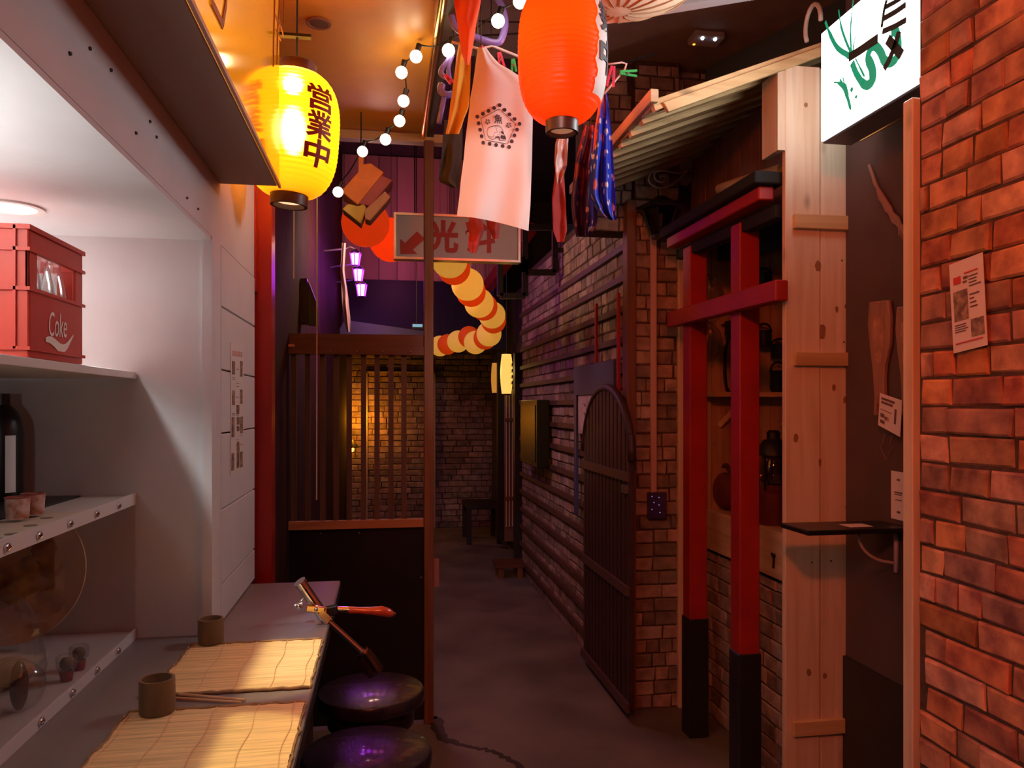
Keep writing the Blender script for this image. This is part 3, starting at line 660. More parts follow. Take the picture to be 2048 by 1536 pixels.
m = MB(); m.tube([K(640, 1236), K(658, 1258), K(612, 1266), K(624, 1250), K(658, 1258)], .0032, 8); m.prism([K(630, 1240), K(648, 1254), K(620, 1262)], (0, .004, 0)); m.ball(K(657, 1242), .008, 10)
m.build('clamp', M_chrome, lk, True)

# bar stools
def stool(x, y, label):
    t = thing('bar_stool', label, 'stool', (x, y, 0), 'black bar stools along the counter')
    MB().lathe([(0, .655), (.145, .655), (.158, .665), (.160, .688), (.155, .698), (.150, .700), (0, .700)], (x, y, 0), 48).build('seat', M_stool, t, True)
    MB().shell([(.118, .60), (.128, .60), (.128, .655), (.118, .655), (.118, .60)], (x, y, 0), 36).build('apron', M_black, t, True)
    for sx, sy in ((-1, -1), (1, -1), (1, 1), (-1, 1)):
        MB().bar((x + sx * .080, y + sy * .080, .655), (x + sx * .135, y + sy * .135, 0), .034, .034, (0, 1, 0)).build('leg', M_black, t, bevel=.003)
    MB().tube([(x + .122 * math.cos(a), y + .122 * math.sin(a), .24) for a in [k * math.pi / 12 for k in range(24)]], .009, 8, True).build('foot_ring', M_black, t, 2)
stool(-.041, 2.366, 'black round bar stool farther from the camera by the counter end')
stool(-.043, 1.945, 'black round bar stool nearer the camera, cut by the lower picture edge')

# menu poster on the plank panel
ps = thing('menu_poster', 'tall narrow menu poster on the white planks', 'poster', PX(474, 945, -.4075))
q = [PX(461, 684, -.4075), PX(487, 690, -.4075), PX(486, 946, -.4075), PX(460, 953, -.4075)]
MB().prism(q, (.0012, 0, 0)).build('sheet', mat('poster_white', (.66, .62, .60), .6), ps)
def inq(u, v): return q[0].lerp(q[1], u).lerp(q[3].lerp(q[2], u), v) + Vector((.0016, 0, 0))
def patch(mb, u0, v0, u1, v1): mb.prism([inq(u0, v0), inq(u1, v0), inq(u1, v1), inq(u0, v1)], (.0005, 0, 0))
m1, m2, m3 = MB(), MB(), MB()
for u, v, h in ((.08, .14, .1), (.68, .13, .12), (.08, .36, .11), (.68, .35, .11), (.42, .47, .07), (.06, .56, .15), (.45, .56, .06), (.72, .56, .13), (.45, .63, .04), (.45, .75, .08), (.05, .83, .13), (.45, .83, .12), (.72, .83, .12)): m1 = MB(); patch(m1, u, v, u + .2, v + h); m1.build('food_photo', M_photo, ps)
for k in range(26): u, v = R.choice((.1, .4, .68)), R.uniform(.1, .95); patch(m2, u, v, u + .2, v + .004)
for k in range(5): patch(m3, .1 + .16 * k, .06, .2 + .16 * k, .1)
m2.build('text_lines', M_text, ps); m3.build('heading', mat('pale_red', (.6, .3, .28), .6), ps)

# ================================================================ PARTITION
YP = 3.80
pt = thing('slatted_partition', 'brown wooden slatted partition with black lower panel at the counter end', 'partition', (-.12, YP, 0))
B(.188, .234, YP - .01, YP + .045, 0, 2.845).build('post', M_brown, pt, bevel=.003)
B(-.53, -.465, YP - .01, YP + .045, 0, 2.3).build('post', M_brown, pt, bevel=.003)
zf = lambda py: PY(700, py, YP).z
B(-.50, .188, YP, YP + .04, zf(697), zf(668)).build('top_beam', M_brownH, pt, bevel=.003)
B(-.47, .188, YP - .018, YP, zf(710), zf(692)).build('top_rail', M_brownH, pt, bevel=.002)
B(-.49, .185, YP - .02, YP + .01, zf(1057), zf(1040)).build('bottom_rail', wood('rail_orange', (.42, .17, .06), (.28, .1, .04), axis=0, knots=False), pt, bevel=.002)
B(-.50, .188, YP + .002, YP + .02, .02, zf(1057)).build('lower_panel', M_black, pt)
for px in (587, 615, 645, 672, 698, 727, 754, 782, 808):
    x = PY(px, 850, YP).x; B(x - .0125, x + .0125, YP + .004, YP + .03, zf(1045), zf(690)).build('slat', M_slat, pt)
scr = MB()
for px, py in ((660, 703), (714, 703), (766, 703), (821, 703), (641, 1067), (718, 1066), (561, 1066), (842, 1155)): scr.ball(PY(px, py, YP - (.02 if py < 800 else 0)), .0045, 8)
scr.build('screws', M_steel, pt, 2)
ab = MB(); a0 = PY(556, 690, YP - .02); ab.box(a0.x, a0.x + .075, YP - .024, YP - .018, a0.z - .008, a0.z + .005); ab.box(a0.x, a0.x + .012, YP - .024, YP - .018, a0.z - .10, a0.z); ab.build('corner_brace', mat('rust_brace', (.5, .2, .14), .5), pt)

# small pink paper on the post's back side
p = PY(872, 1145, 3.846)
tag(B(.215, p.x + .015, 3.845, 3.848, p.z - .07, p.z + .07).build('paper_note', mat('pink_paper', (.35, .16, .14), .7), None), 'faint pink paper hanging beside the partition post', 'paper')

# ================================================================ LANTERNS
def barrel(t, Rm, Rn, p=3.0, q=.55): return Rn + (Rm - Rn) * max(0, 1 - abs(2 * t - 1) ** p) ** q
def paper_lantern(name, c, Rm, Rn, H, ribs, skin, label, cat, capm, tilt=0, group=None, bulb=None):
    t = thing(name, label, cat, c, group); c = Vector(c); M = Matrix.Rotation(tilt, 3, 'Y'); prof = []
    n = ribs * 4
    for i in range(n + 1):
        u = i / n; prof.append((barrel(u, Rm, Rn) * (1 - .018 * (abs(math.cos(math.pi * ribs * u)) ** 3)), -H / 2 + H * u))
    sk = MB().shell(prof, c, 56, M).build('paper_skin', skin, t, 2)
    hc = H * .085
    MB().shell([(Rn * .9, H / 2 - .004), (Rn * 1.06, H / 2 - .004), (Rn * 1.06, H / 2 + hc), (Rn * .86, H / 2 + hc), (Rn * .86, H / 2 - .004)], c, 36, M).build('top_ring', capm, t, True)
    MB().shell([(Rn * .9, -H / 2 + .004), (Rn * 1.06, -H / 2 + .004), (Rn * 1.03, -H / 2 - hc), (Rn * .86, -H / 2 - hc), (Rn * .86, -H / 2 + .004)], c, 36, M).build('bottom_ring', capm, t, True)
    return t, M
def wrap(mb, txt, c, M, Rm, Rn, H, ang, z, wd, hg, bold=.02, cuts=7, lift=.004):
    def fn(u, v):
        tt = (z + v + H / 2) / H; r = barrel(tt, Rm, Rn) + lift; a = ang + u / Rm
        return Vector(c) + M @ Vector((r * math.cos(a), r * math.sin(a), z + v))
    return text_on(mb, txt, fn, wd, hg, bold, 0, cuts)
M_cap = mat('lantern_ring', (.05, .02, .015), .4)
# yellow lantern beside the sign box
yl = paper_glow('yellow_skin', (1, .50, .02), .62, (1, .34, .003), .3, .32)
cY = (-.257, 2.27, 2.318); RmY, RnY, HY_ = .128, .050, .345
yt, MY = paper_lantern('yellow_lantern', cY, RmY, RnY, HY_, 26, yl, 'glowing yellow lantern with dark red characters beside the yellow sign box', 'lantern', M_cap, math.radians(3.5))
ltr = MB(); a0 = math.atan2(-cY[1], -cY[0]) + math.radians(33)
for da in (0, math.radians(105)):
    for i, ch in enumerate('営業中'): ltr = MB(); wrap(ltr, ch, cY, MY, RmY, RnY, HY_, a0 - da, .078 - i * .076, .083, .075, .03); ltr.build('character', mat('dark_red_ink', (.25, .018, .006), .5), yt)
MB().lathe([(.038, -.004), (.038, 0)], Vector(cY) + MY @ Vector((0, 0, -HY_ / 2 - .012)), 24, MY).build('bottom_opening', mat('opening_lit', (1, .8, .6), .5, emit=1.2, ecol=(1, .62, .34)), yt)
m = MB().ball(Vector(cY) + Vector((0, 0, .01)), .032, 14, (1, 1, 2.1)); m.build('bulb', mat('bulb_warm', (1, 1, 1), .5, emit=26, ecol=(1, .76, .36)), yt, 2)
hb = MB().tube([Vector(cY) + Vector((.01, 0, .21)), (cY[0] + .012, cY[1], 2.89)], .003, 6); hb.bar((cY[0] - .06, cY[1], 2.60), (cY[0] + .05, cY[1], 2.60), .02, .008); hb.build('hanger', M_iron, yt)
light('yellow_lantern_inner', 'POINT', Vector(cY) + Vector((0, 0, .135)), (1, .42, .04), 17, .02)
# big red-orange lantern overhead
rl = paper_glow('red_skin', (.95, .10, .01), .55, (1, .085, .002), .4)
cR = PY(1124, 112, 2.02); RmR, RnR, HR = .118, .042, .36
cR.z += .004
rt, MR_ = paper_lantern('red_lantern', cR, RmR, RnR, HR, 26, rl, 'large red-orange paper lantern hanging before the white vest', 'lantern', M_cap, 0)
wl = MB(); a0 = math.atan2(-cR.y, -cR.x) + math.radians(60)
def wfn(u, v):
    z = -.13 + .29 * v; jag = .05 * (noise.noise((3, v * 9, 1)) + .6 * noise.noise((8, v * 23, 1))); a = a0 - .18 + jag * (1 - u) * 2.2 + u * 1.1
    r = barrel((z + HR / 2) / HR, RmR, RnR) + .002; return cR + Vector((r * math.cos(a), r * math.sin(a), z))
wl.grid(wfn, 14, 36); wl.build('white_patch', mat('lantern_white', (.75, .74, .7), .6), rt, 2)
for i, ch in enumerate('祭中'): ll = MB(); wrap(ll, ch, cR, MR_, RmR, RnR, HR, a0 + .32, .075 - i * .1, .10, .09, .03, 6, .0045); ll.build('character', M_ink, rt)
MB().lathe([(.032, -.003), (.032, 0)], cR + Vector((0, 0, -HR / 2 - .018)), 24).build('bottom_opening', mat('opening_dim', (.9, .5, .35), .5, emit=.25, ecol=(1, .4, .2)), rt)
light('red_lantern_inner', 'POINT', cR + Vector((0, 0, .05)), (1, .35, .08), 1.6, .03)

# string of round bulbs
bs = thing('light_string', 'string of warm white globe bulbs sagging across the ceiling', 'string lights', PY(800, 200, 3.0))
path = [(1040, 3, 2.45), (996, 42, 2.55), (897, 101, 2.7), (832, 113, 2.85), (803, 145, 2.95), (807, 202, 3.0), (799, 242, 3.1), (771, 279, 3.2), (725, 303, 3.35), (676, 384, 3.45)]
M_bulb = mat('bulb_lit', (1, 1, 1), .3, emit=9, ecol=(1, .80, .50))
cab = []
b0 = None
for i, (px, py, y) in enumerate(path):
    p = PY(px, py, y); sp = p + Vector((.012, 0, .045)); cab.append(sp)
    if b0 is None:
        b0 = MB().ball((0, 0, 0), .0225, 16); b0 = b0.build('bulb', M_bulb, bs, 2)
        for v in b0.data.vertices: v.co += worldloc(bs)
        o = b0
    else: o = b0.copy(); C.objects.link(o); o.parent = bs
    o.location = p - worldloc(bs)
    MB().tube([p + Vector((.004, 0, .019)), sp], [.009, .011], 10).build('socket', M_iron, bs, True)
    light('bulb_light', 'POINT', p - Vector((0, 0, .0)), (1, .50, .09), .42, .024)
cab = [PY(1075, -40, 2.4)] + cab + [PY(640, 388, 3.5)]
pts = []
for a, b in zip(cab, cab[1:]):
    for k in range(6): q_ = a.lerp(b, k / 6); q_.z -= .018 * math.sin(math.pi * k / 6); pts.append(q_)
MB().tube(pts + [cab[-1]], .003, 6).build('cable', M_iron, bs, 2)

# chain of yellow and orange round lanterns
YEL = paper_glow('lantern_yellow', (.95, .70, .25), .58, (1, .58, .10), .6); ORG = paper_glow('lantern_orange', (.95, .22, .03), .36, (1, .13, .008), .6)
def round_lantern(c, r, m, label, group):
    t = thing('round_lantern', label, 'lantern', c, group); prof = []
    for i in range(41):
        a = .16 + (math.pi - .32) * i / 40; prof.append((r * math.sin(a) * (1 - .008 * (i % 2)), -r * math.cos(a)))
    MB().shell(prof, c, 28).build('paper_skin', m, t, 2)
    MB().shell([(r * .165, r * .96), (r * .165, r * 1.01), (r * .13, r * 1.01)], c, 16).build('rim', M_steel, t, True)
    MB().tube([Vector(c) + Vector((0, 0, r)), (c[0], c[1], 4.2)], .0015, 4).build('hanging_wire', M_iron, t)
chain_px = [(899, 520), (908, 537), (935, 569), (942, 584), (958, 606), (968, 614), (984, 630), (987, 642), (978, 668), (970, 676), (951, 685), (938, 674), (916, 683), (895, 689), (880, 692)]
chain = [(x, y, 4.38 + .235 * i, 1 - i % 2, 0) for i, (x, y) in enumerate(chain_px)]
cnt = [0, 0]
for i, (px, py, y, ylw, rp) in enumerate(chain):
    c = PY(px, py, y); z_ = c.y * math.cos(PSI) + c.x * math.sin(PSI); r = .102 if ylw else .098; cnt[ylw] += 1
    pos = ('nearest', 'second', 'third', 'fourth', 'fifth', 'sixth', 'seventh', 'eighth')
    round_lantern(c, r, YEL if ylw else ORG, '%s %s round lantern of the winding chain, counted from the sign' % (pos[cnt[ylw] - 1], 'pale yellow' if ylw else 'orange'), 'winding chain of round lanterns')
for px, py, y, rp, lab in ((731, 446, 4.5, 47, 'round orange lantern left of the red character sign'), (782, 480, 4.75, 43, 'round orange lantern half hidden by the red character sign')):
    c = PY(px, py, y); round_lantern(c, rp * y / F, paper_glow('lantern_deep_orange', (.95, .20, .05), .42, (1, .12, .012), .6), lab, 'orange lanterns beside the character sign')

# hanging boxes cluster
hx = thing('hanging_boxes', 'tilted cluster of orange and yellow wooden boxes hanging under the bulbs', 'decoration', PY(735, 370, 3.6))
def tbox(name, pts, dy, m):
    MB().prism([PY(x, y, 3.6) for x, y in pts], (0, dy, 0)).build(name, m, hx, bevel=.003)
M_ob = mat('box_orange', (.80, .22, .04), .5, var=.2); M_yb = mat('box_yellow', (.62, .42, .06), .5, var=.2); M_pb = mat('box_purple_shade', (.35, .06, .08), .5, var=.2)
tbox('box_body', [(682, 382), (712, 348), (728, 328), (742, 326), (768, 345), (716, 410)], .16, M_ob)
tbox('box_side', [(716, 408), (762, 350), (786, 360), (742, 412)], .15, M_pb)  # plum colour paints the purple shade on this box side
tbox('lower_box', [(684, 418), (696, 407), (716, 412), (727, 408), (733, 415), (722, 448)], .10, M_yb)
tbox('lower_lid', [(729, 420), (770, 382), (782, 394), (740, 442), (730, 438)], .10, mat('box_pale', (.50, .27, .16), .5, var=.2))
MB().bar(PY(722, 356, 3.6), PY(722, 300, 3.6), .022, .01).build('strap', M_ob, hx); c0 = PY(722, 302, 3.6); MB().tube([c0, (c0.x, c0.y, 2.89)], .003, 5).build('hanging_wire', M_iron, hx)

# character sign above the alley
YS = 4.15
cs = thing('character_sign', 'white framed sign with red arrow and red characters over the alley', 'sign', PY(915, 522, YS))
a, b = PY(792, 430, YS), PY(1036, 521, YS)
B(a.x, b.x, YS, YS + .05, b.z, a.z).build('panel', mat('sign_white', (.62, .54, .52), .5), cs)
m = MB(); e = .012
m.box(a.x - e, b.x + e, YS - .012, YS + .06, a.z, a.z + e); m.box(a.x - e, b.x + e, YS - .012, YS + .06, b.z - e, b.z); m.box(a.x - e, a.x, YS - .012, YS + .06, b.z, a.z); m.box(b.x, b.x + e, YS - .012, YS + .06, b.z, a.z)
m.build('frame', mat('alu_frame', (.7, .5, .4), .3, .8), cs)
m = MB(); q = lambda x, y: PY(x, y, YS - .001)
m.prism([q(801, 508), q(801, 478), q(810, 486), q(834, 463), q(850, 478), q(826, 499), q(834, 508)], (0, -.003, 0)); m.build('arrow', mat('sign_red', (.52, .03, .02), .5), cs)
for ch, px in (('光', 886), ('料', 960)):
    m = MB(); c = q(px, 473); text_on(m, ch, lambda u, v: c + Vector((u, -.002, v)), .165, .175, .035); m.build('character', MATS['sign_red'], cs)
MB().tube([(a.x + .1, YS + .03, a.z), (a.x + .1, YS + .03, 4.2)], .004, 6).tube([(b.x - .1, YS + .03, a.z), (b.x - .1, YS + .03, 4.2)], .004, 6).build('hanger_rods', M_iron, cs)

# purple wall lamps
M_pl = mat('purple_lit', (1, .8, 1), .4, emit=38, ecol=(.62, .10, 1)); M_pg = mat('purple_glass', (.5, .1, .8), .2, emit=1.5, ecol=(.4, .02, .9))
for i, (px, py, y, lab) in enumerate(((711, 518, 5.9, 'topmost of three glowing purple wall lamps in the alley'), (717, 550, 6.6, 'middle of three glowing purple wall lamps in the alley'), (723, 580, 7.4, 'lowest of three glowing purple wall lamps in the alley'))):
    p = PY(px, py, y); t = thing('wall_lamp', lab, 'lamp', p, 'purple lamps on the alley wall'); s_ = y / F
    MB().shell([(.0, -11 * s_), (5 * s_, -11 * s_), (8 * s_, 9 * s_), (0, 9 * s_)], p, 12).build('globe', M_pl, t, True)
    m = MB()
    for k in range(6):
        a_ = k * math.pi / 3 + .3; m.tube([p + Vector((7 * s_ * math.cos(a_), 7 * s_ * math.sin(a_), -13 * s_)), p + Vector((11 * s_ * math.cos(a_), 11 * s_ * math.sin(a_), 12 * s_))], 1.1 * s_, 6)
    m.build('cage', M_pg, t)
    MB().lathe([(12 * s_, 10 * s_), (9 * s_, 14 * s_), (3 * s_, 19 * s_), (0, 20 * s_)], p, 12).build('cap', mat('lamp_cap', (.08, .02, .12), .4), t, True)
    MB().lathe([(7 * s_, -14 * s_), (8 * s_, -12 * s_)], p, 12).build('base', MATS['lamp_cap'], t)
    m = MB().tube([p + Vector((0, 0, 19 * s_)), p + Vector((-10 * s_, 0, 24 * s_)), p + Vector((-18 * s_, 0, 20 * s_)), Vector((-.45, p.y, p.z + 14 * s_))], 1.8 * s_, 8); m.build('arm', mat('lamp_arm', (.5, .35, .55), .3, .3), t, 2)

# pale streamer beside the lamps, cords, dark monitor
def cloth(name, rows, Y, m, parent=None, amp=.01, waves=3, thick=.008, nu=18, nv=24, seed=0, fn=None, drop=None):
    rows = sorted(rows)
    def edge(py, k):
        for a, b in zip(rows, rows[1:]):
            if py <= b[0]:
                t = (py - a[0]) / max(1e-6, b[0] - a[0]); t = t * t * (3 - 2 * t) * .4 + t * .6; return a[k] + (b[k] - a[k]) * t
        return rows[-1][k]
    y0, y1 = rows[0][0], rows[-1][0]
    def pos(u, v, sgn):
        py = y0 + (y1 - y0) * v; l, r = edge(py, 1), edge(py, 2)
        px = l + (r - l) * u
        if drop: py += drop(u) * v
        d = amp * math.sin(u * waves * 2 * math.pi + seed + v * 1.5) * (.35 + .65 * v) + amp * .8 * noise.noise((u * 3, v * 4, seed * 3.1))
        return PY(px, py, Y + d + sgn * thick * (1 - (2 * u - 1) ** 4))
    mb = MB(); mb.grid(lambda u, v: pos(u, v, -1), nu, nv); mb.grid(lambda u, v: pos(u, v, 1), nu, nv)
    return mb.build(name, m, parent, 2), pos
o, _ = cloth('streamer', [(486, 684, 692), (540, 681, 689), (600, 684, 697), (640, 688, 701), (664, 694, 700)], 5.4, mat('pale_ribbon', (.6, .45, .55), .6), amp=.02, waves=1)
tag(o, 'pale twisted cloth streamer hanging left of the purple lamps', 'streamer'); c0 = PY(688, 487, 5.4); c1 = MB().tube([c0, (c0.x, c0.y, 4.2)], .003, 5); c1.build('hanging_wire', M_iron, o)
for px, y0, y1, lab in ((588, 430, 557, 'shorter pale cord hanging below the yellow lantern'), (634, 430, 1000, 'longer pale cord hanging before the slats')):
    a, b = PY(px, y0 - 120, 3.6), PY(px - 1, y1, 3.6)
    tag(MB().tube([PY(px, -240, 3.6), a, b], .0032, 6).build('pull_string', mat('pale_cord', (.75, .55, .35), .5, emit=.0), None), lab, 'cord')
mo = thing('wall_monitor', 'dark boxy screen mounted high on the wall above the slats', 'monitor', PY(590, 650, 4.3))
MB().prism([PY(556, 560, 4.3), PY(614, 556, 4.3), PY(616, 648, 4.3), PY(556, 650, 4.3)], (0, .06, 0)).build('screen', mat('dark_screen', (.012, .008, .010), .2), mo, bevel=.004)
MB().prism([PY(616, 560, 4.34), PY(636, 612, 4.34), PY(636, 652, 4.34), PY(616, 650, 4.34)], (0, .04, 0)).build('side_housing', M_iron, mo)
MB().bar(PY(560, 600, 4.37), PY(470, 600, 4.37), .03, .03).build('wall_arm', M_iron, mo)
# dark canopy with a small lit teal sign over the rear alley
cn = thing('dark_canopy', 'dark sheet canopy spanning the rear alley beneath the purple lamps', 'canopy', (.1, 8.1, 2.2))
MB().prism([PY(690, 640, 8.0), PY(848, 662, 8.0), PY(848, 690, 8.0), PY(660, 690, 8.0)], (0, .06, 0)).build('sheet', mat('canopy_sheet', (.03, .05, .06), .35), cn)
MB().prism([(-.44, 8.08, 2.15), (1.26, 8.08, 2.15), (1.26, 8.28, 2.88), (-.44, 8.28, 2.88)], (0, .03, 0)).build('slope', mat('canopy_slope', (.02, .02, .03), .45), cn)
es = thing('exit_light', 'small teal lit box above the partition rail', 'light', PY(836, 655, 6.0))
p = PY(833, 652, 6.0); B(p.x - .035, p.x + .05, 6.0, 6.03, p.z - .02, p.z + .02).build('housing', M_iron, es)
B(p.x - .03, p.x + .045, 5.996, 6.0, p.z - .008, p.z + .014).build('lit_face', mat('teal_lit', (.2, .6, .7), .5, emit=.35, ecol=(.2, .75, .85)), es)

MB().tube([p, (p.x, p.y, 4.2)], .004, 5).build('hanging_wire', M_iron, es)
# ================================================================ LAUNDRY
YV = 2.5
ts = thing('vest', 'white sleeveless vest with skull print hanging behind the red lantern', 'clothing', PY(985, 450, YV))
rows = [(95, 956, 972), (120, 952, 992), (145, 949, 1035), (165, 946, 1062), (200, 940, 1066), (300, 929, 1064), (380, 920, 1061), (432, 914, 1057)]
o, pv = cloth('vest_body', rows, YV, M_shirt, ts, amp=.012, waves=1.6, thick=.018, nu=26, nv=34, seed=.4, drop=lambda u: 30 * u ** 1.5)
def onv(px, py):                                         # point on the front of the vest
    lo_, hi_ = 0, 1
    l = [r for r in rows]; v = (py - 95) / (432 - 95)
    for _ in range(3):
        for a, b in zip(l, l[1:]):
            if a[0] <= py <= b[0]: t = (py - a[0]) / (b[0] - a[0]); L_, R2 = a[1] + (b[1] - a[1]) * t, a[2] + (b[2] - a[2]) * t; break
        u = (px - L_) / (R2 - L_); v = (py - 95) / (337 + 30 * u ** 1.5)
        break
    q_ = pv(u, v, -1); return PY(px, py, q_.y - .003)
pr_ = MB(); zx = lambda x, y: (930 + x * 140 / 1792, 190 + y * 120 / 1536)
for x, y in ((887, 260), (745, 332), (602, 405), (457, 480), (313, 555), (348, 722), (386, 890), (424, 1055), (466, 1220), (630, 1248), (797, 1278), (964, 1305), (1130, 1330), (1197, 1183), (1265, 1033), (1332, 885), (1395, 738), (1270, 615), (1140, 497), (1014, 380)):
    c = onv(*zx(x, y)); pr_.prism([c + Vector((.0062 * math.cos(k * math.pi / 6), 0, .0062 * math.sin(k * math.pi / 6))) for k in range(12)], (0, -.0006, 0))
pr_.build('printed_dots', M_ink, ts)
pr_ = MB()
def pen(mb, pts, wd, closed=False):
    q_ = []
    pts = pts + [pts[0]] if closed else pts
    for a, b in zip(pts, pts[1:]):
        for k in range(4): q_.append((a[0] + (b[0] - a[0]) * k / 4, a[1] + (b[1] - a[1]) * k / 4))
    q_.append(pts[-1]); mb.ribbon([onv(*zx(*p)) for p in q_], wd, (0, -1, 0), .0006)
pen(pr_, [(880, 360), (400, 605), (525, 1155), (1085, 1250), (1300, 745)], .0014, True)
pen(pr_, [(775, 1120), (700, 1135), (620, 1095), (570, 1020), (560, 930), (590, 850), (660, 805), (760, 785), (870, 790), (940, 850), (975, 930), (990, 1000), (1030, 1060), (1045, 1120), (1020, 1160), (900, 1165), (870, 1100), (840, 1060), (790, 1075), (775, 1120)], .0014)
pen(pr_, [(780, 790), (800, 850), (830, 950), (760, 955), (720, 1060), (690, 1085), (600, 1040)], .0009); pen(pr_, [(890, 910), (880, 1000), (830, 1040)], .001)
pen(pr_, [(780, 1080), (860, 1070), (890, 1160)], .004); pen(pr_, [(915, 1045), (1000, 1060), (1030, 1110), (960, 1110), (915, 1070)], .0045); pen(pr_, [(930, 935), (965, 965), (985, 995)], .005)
for cx_, cy_ in ((575, 685), (1120, 775)):
    for k in range(5):
        a_ = k * 1.2566; pen(pr_, [(cx_ + 20 * math.cos(a_), cy_ + 20 * math.sin(a_)), (cx_ + 62 * math.cos(a_ + .2), cy_ + 62 * math.sin(a_ + .2)), (cx_ + 62 * math.cos(a_ + .8), cy_ + 62 * math.sin(a_ + .8))], .0024)
pr_.build('printed_drawing', M_ink, ts)
m = MB(); text_on(m, '魚', lambda u, v: (lambda p_: p_ + Vector((0, -.0008, 0)))(onv(*zx(852 + u, 615 - v + .12 * u))), 215, 240, .012, 0, 2); m.build('printed_character', M_ink, ts)
c0 = PY(962, 97, YV); MB().tube([c0, (c0.x, c0.y, 3.32)], .0016, 4).build('hanging_wire', M_iron, ts)
# folding drying hanger
hg = thing('drying_hanger', 'blue and white folding laundry hanger with pegs above the vest', 'hanger', PY(960, 90, 2.62))
Yh = 2.62; q = lambda x, y, d=0: PY(x, y, Yh + d)
def arc(pts, n=4):
    out = []
    for i in range(len(pts) - 1):
        p0, p1, p2, p3 = pts[max(0, i - 1)], pts[i], pts[i + 1], pts[min(len(pts) - 1, i + 2)]
        for k in range(n):
            t = k / n; out.append(tuple(.5 * ((2 * p1[j]) + (-p0[j] + p2[j]) * t + (2 * p0[j] - 5 * p1[j] + 4 * p2[j] - p3[j]) * t * t + (-p0[j] + 3 * p1[j] - 3 * p2[j] + p3[j]) * t ** 3) for j in range(2)))
    return out + [pts[-1]]
m = MB().tube([q(*p) for p in arc([(978, -30), (1000, 5), (1010, 40), (1006, 70), (993, 86), (955, 76), (915, 58), (903, 30), (910, -20)])], .012, 10)
m.build('ring_frame', M_blue, hg, 2)
m = MB().tube([q(*p, .1) for p in arc([(900, 95), (898, 118), (884, 138), (884, 150), (900, 158)])], .010, 8); m.tube([q(*p, .1) for p in arc([(884, 168), (882, 182), (893, 190), (905, 188)])], .013, 8)
m.bar(q(888, 195, .1), q(878, 246, .1), .018, .02); m.tube([q(*p, .1) for p in arc([(905, 110), (897, 135), (900, 160)])], .008, 8); m.build('folding_links', M_blue, hg, 2)
m = MB().tube([q(903, 84), q(960, 98), q(985, 92), q(1060, 122)], .0045, 8); m.tube([q(1205, 130), q(1244, 125), q(1253, 128), q(1249, 140), q(1208, 188)], .0035, 8); m.tube([q(1060, 122), q(1205, 130)], .0045, 8)
m.build('wire', mat('white_wire', (.75, .62, .62), .35), hg, 2)
MB().tube([q(955, 76), (q(955, 76).x, Yh, 3.32)], .004, 6).build('hook', M_steel, hg)
def peg(px, py, dx, dy, m_, lab):
    a_, b_ = q(px, py, -.02), q(px + dx, py + dy, -.02); w_ = q(px - dy * .16, py + dx * .16, -.02) - a_; mid = a_.lerp(b_, .45)
    t = thing('clothes_peg', lab, 'peg', a_, 'clothes pegs on the laundry hanger')
    MB().bar(a_ + w_ * .35, b_ + w_, .008, .007, (0, 1, 0)).build('jaw', m_, t, bevel=.001)
    MB().bar(a_ - w_ * .35, b_ - w_, .008, .007, (0, 1, 0)).build('jaw', m_, t, bevel=.001)
    MB().tube([mid + Vector((0, -.008, -.005)), mid + Vector((0, .008, .005))], .004, 8).build('spring', M_steel, t)
peg(1226, 132, -6, 42, M_pegr, 'red clothes peg right of the big red lantern'); peg(1240, 145, 34, 2, M_pegg, 'green clothes peg sticking out right of the red peg')
peg(998, 105, 6, 30, M_pegr, 'red clothes peg above the vest neckline'); peg(1026, 118, 2, 26, M_pegg, 'green clothes peg beside the big red lantern'); peg(962, 92, 8, 12, M_pegr, 'red peg gripping the vest shoulder'); peg(890, 150, 14, 16, M_pegr, 'red peg at the blue folding link')
def garment(name, label, rows, Y, m, cat='clothing', **k):
    c0 = PY((rows[0][1] + rows[0][2]) / 2, rows[0][0] + 2, Y); zc = 3.32 if c0.x > .235 else 2.89
    t = thing(name, label, cat, c0); cloth('fabric', rows, Y, m, t, **k)
    if zc > c0.z: MB().tube([c0, (c0.x, c0.y, zc)], .0016, 4).build('hanging_wire', M_iron, t)
    return t
garment('orange_shirt', 'orange yellow shirt hanging left of the white vest', [(84, 918, 940), (120, 912, 942), (180, 905, 940), (212, 900, 938), (245, 896, 926), (268, 891, 918)], 2.66, mat('orange_cloth', (.85, .42, .05), .8, bump=.1, bscale=80), amp=.02, waves=1.3, seed=2)
garment('dark_trousers', 'dark trousers hanging behind the orange shirt', [(240, 888, 925), (300, 884, 925), (362, 877, 920), (376, 905, 918)], 2.80, mat('dark_cloth', (.03, .022, .018), .85), amp=.015, waves=1.5, seed=5)
garment('red_pennant', 'red orange cloth pennant pointing down left of the bulbs', [(-40, 900, 968), (0, 908, 962), (60, 916, 951), (105, 923, 944), (130, 932, 938)], 2.35, mat('red_cloth', (.85, .12, .03), .75), amp=.022, waves=.7, seed=1.2)
F1 = floral('blue_floral', (.02, .05, .55), (.75, .6, .6), (.65, .14, .16), 26); F2 = floral('plum_floral', (.05, .015, .10), (.6, .3, .28), (.28, .05, .06), 24)
garment('blue_kimono', 'shiny blue floral kimono hanging right of the red lantern', [(182, 1206, 1213), (215, 1196, 1219), (270, 1188, 1224), (340, 1183, 1228), (390, 1178, 1231), (425, 1196, 1232), (440, 1218, 1233)], 2.72, F1, amp=.03, waves=2.2, seed=.8, thick=.012)
garment('plum_kimono', 'dark plum floral kimono hanging below the big red lantern', [(250, 1168, 1196), (330, 1150, 1192), (400, 1142, 1194), (440, 1145, 1196), (472, 1152, 1184)], 2.85, F2, amp=.03, waves=2, seed=2.2, thick=.012)
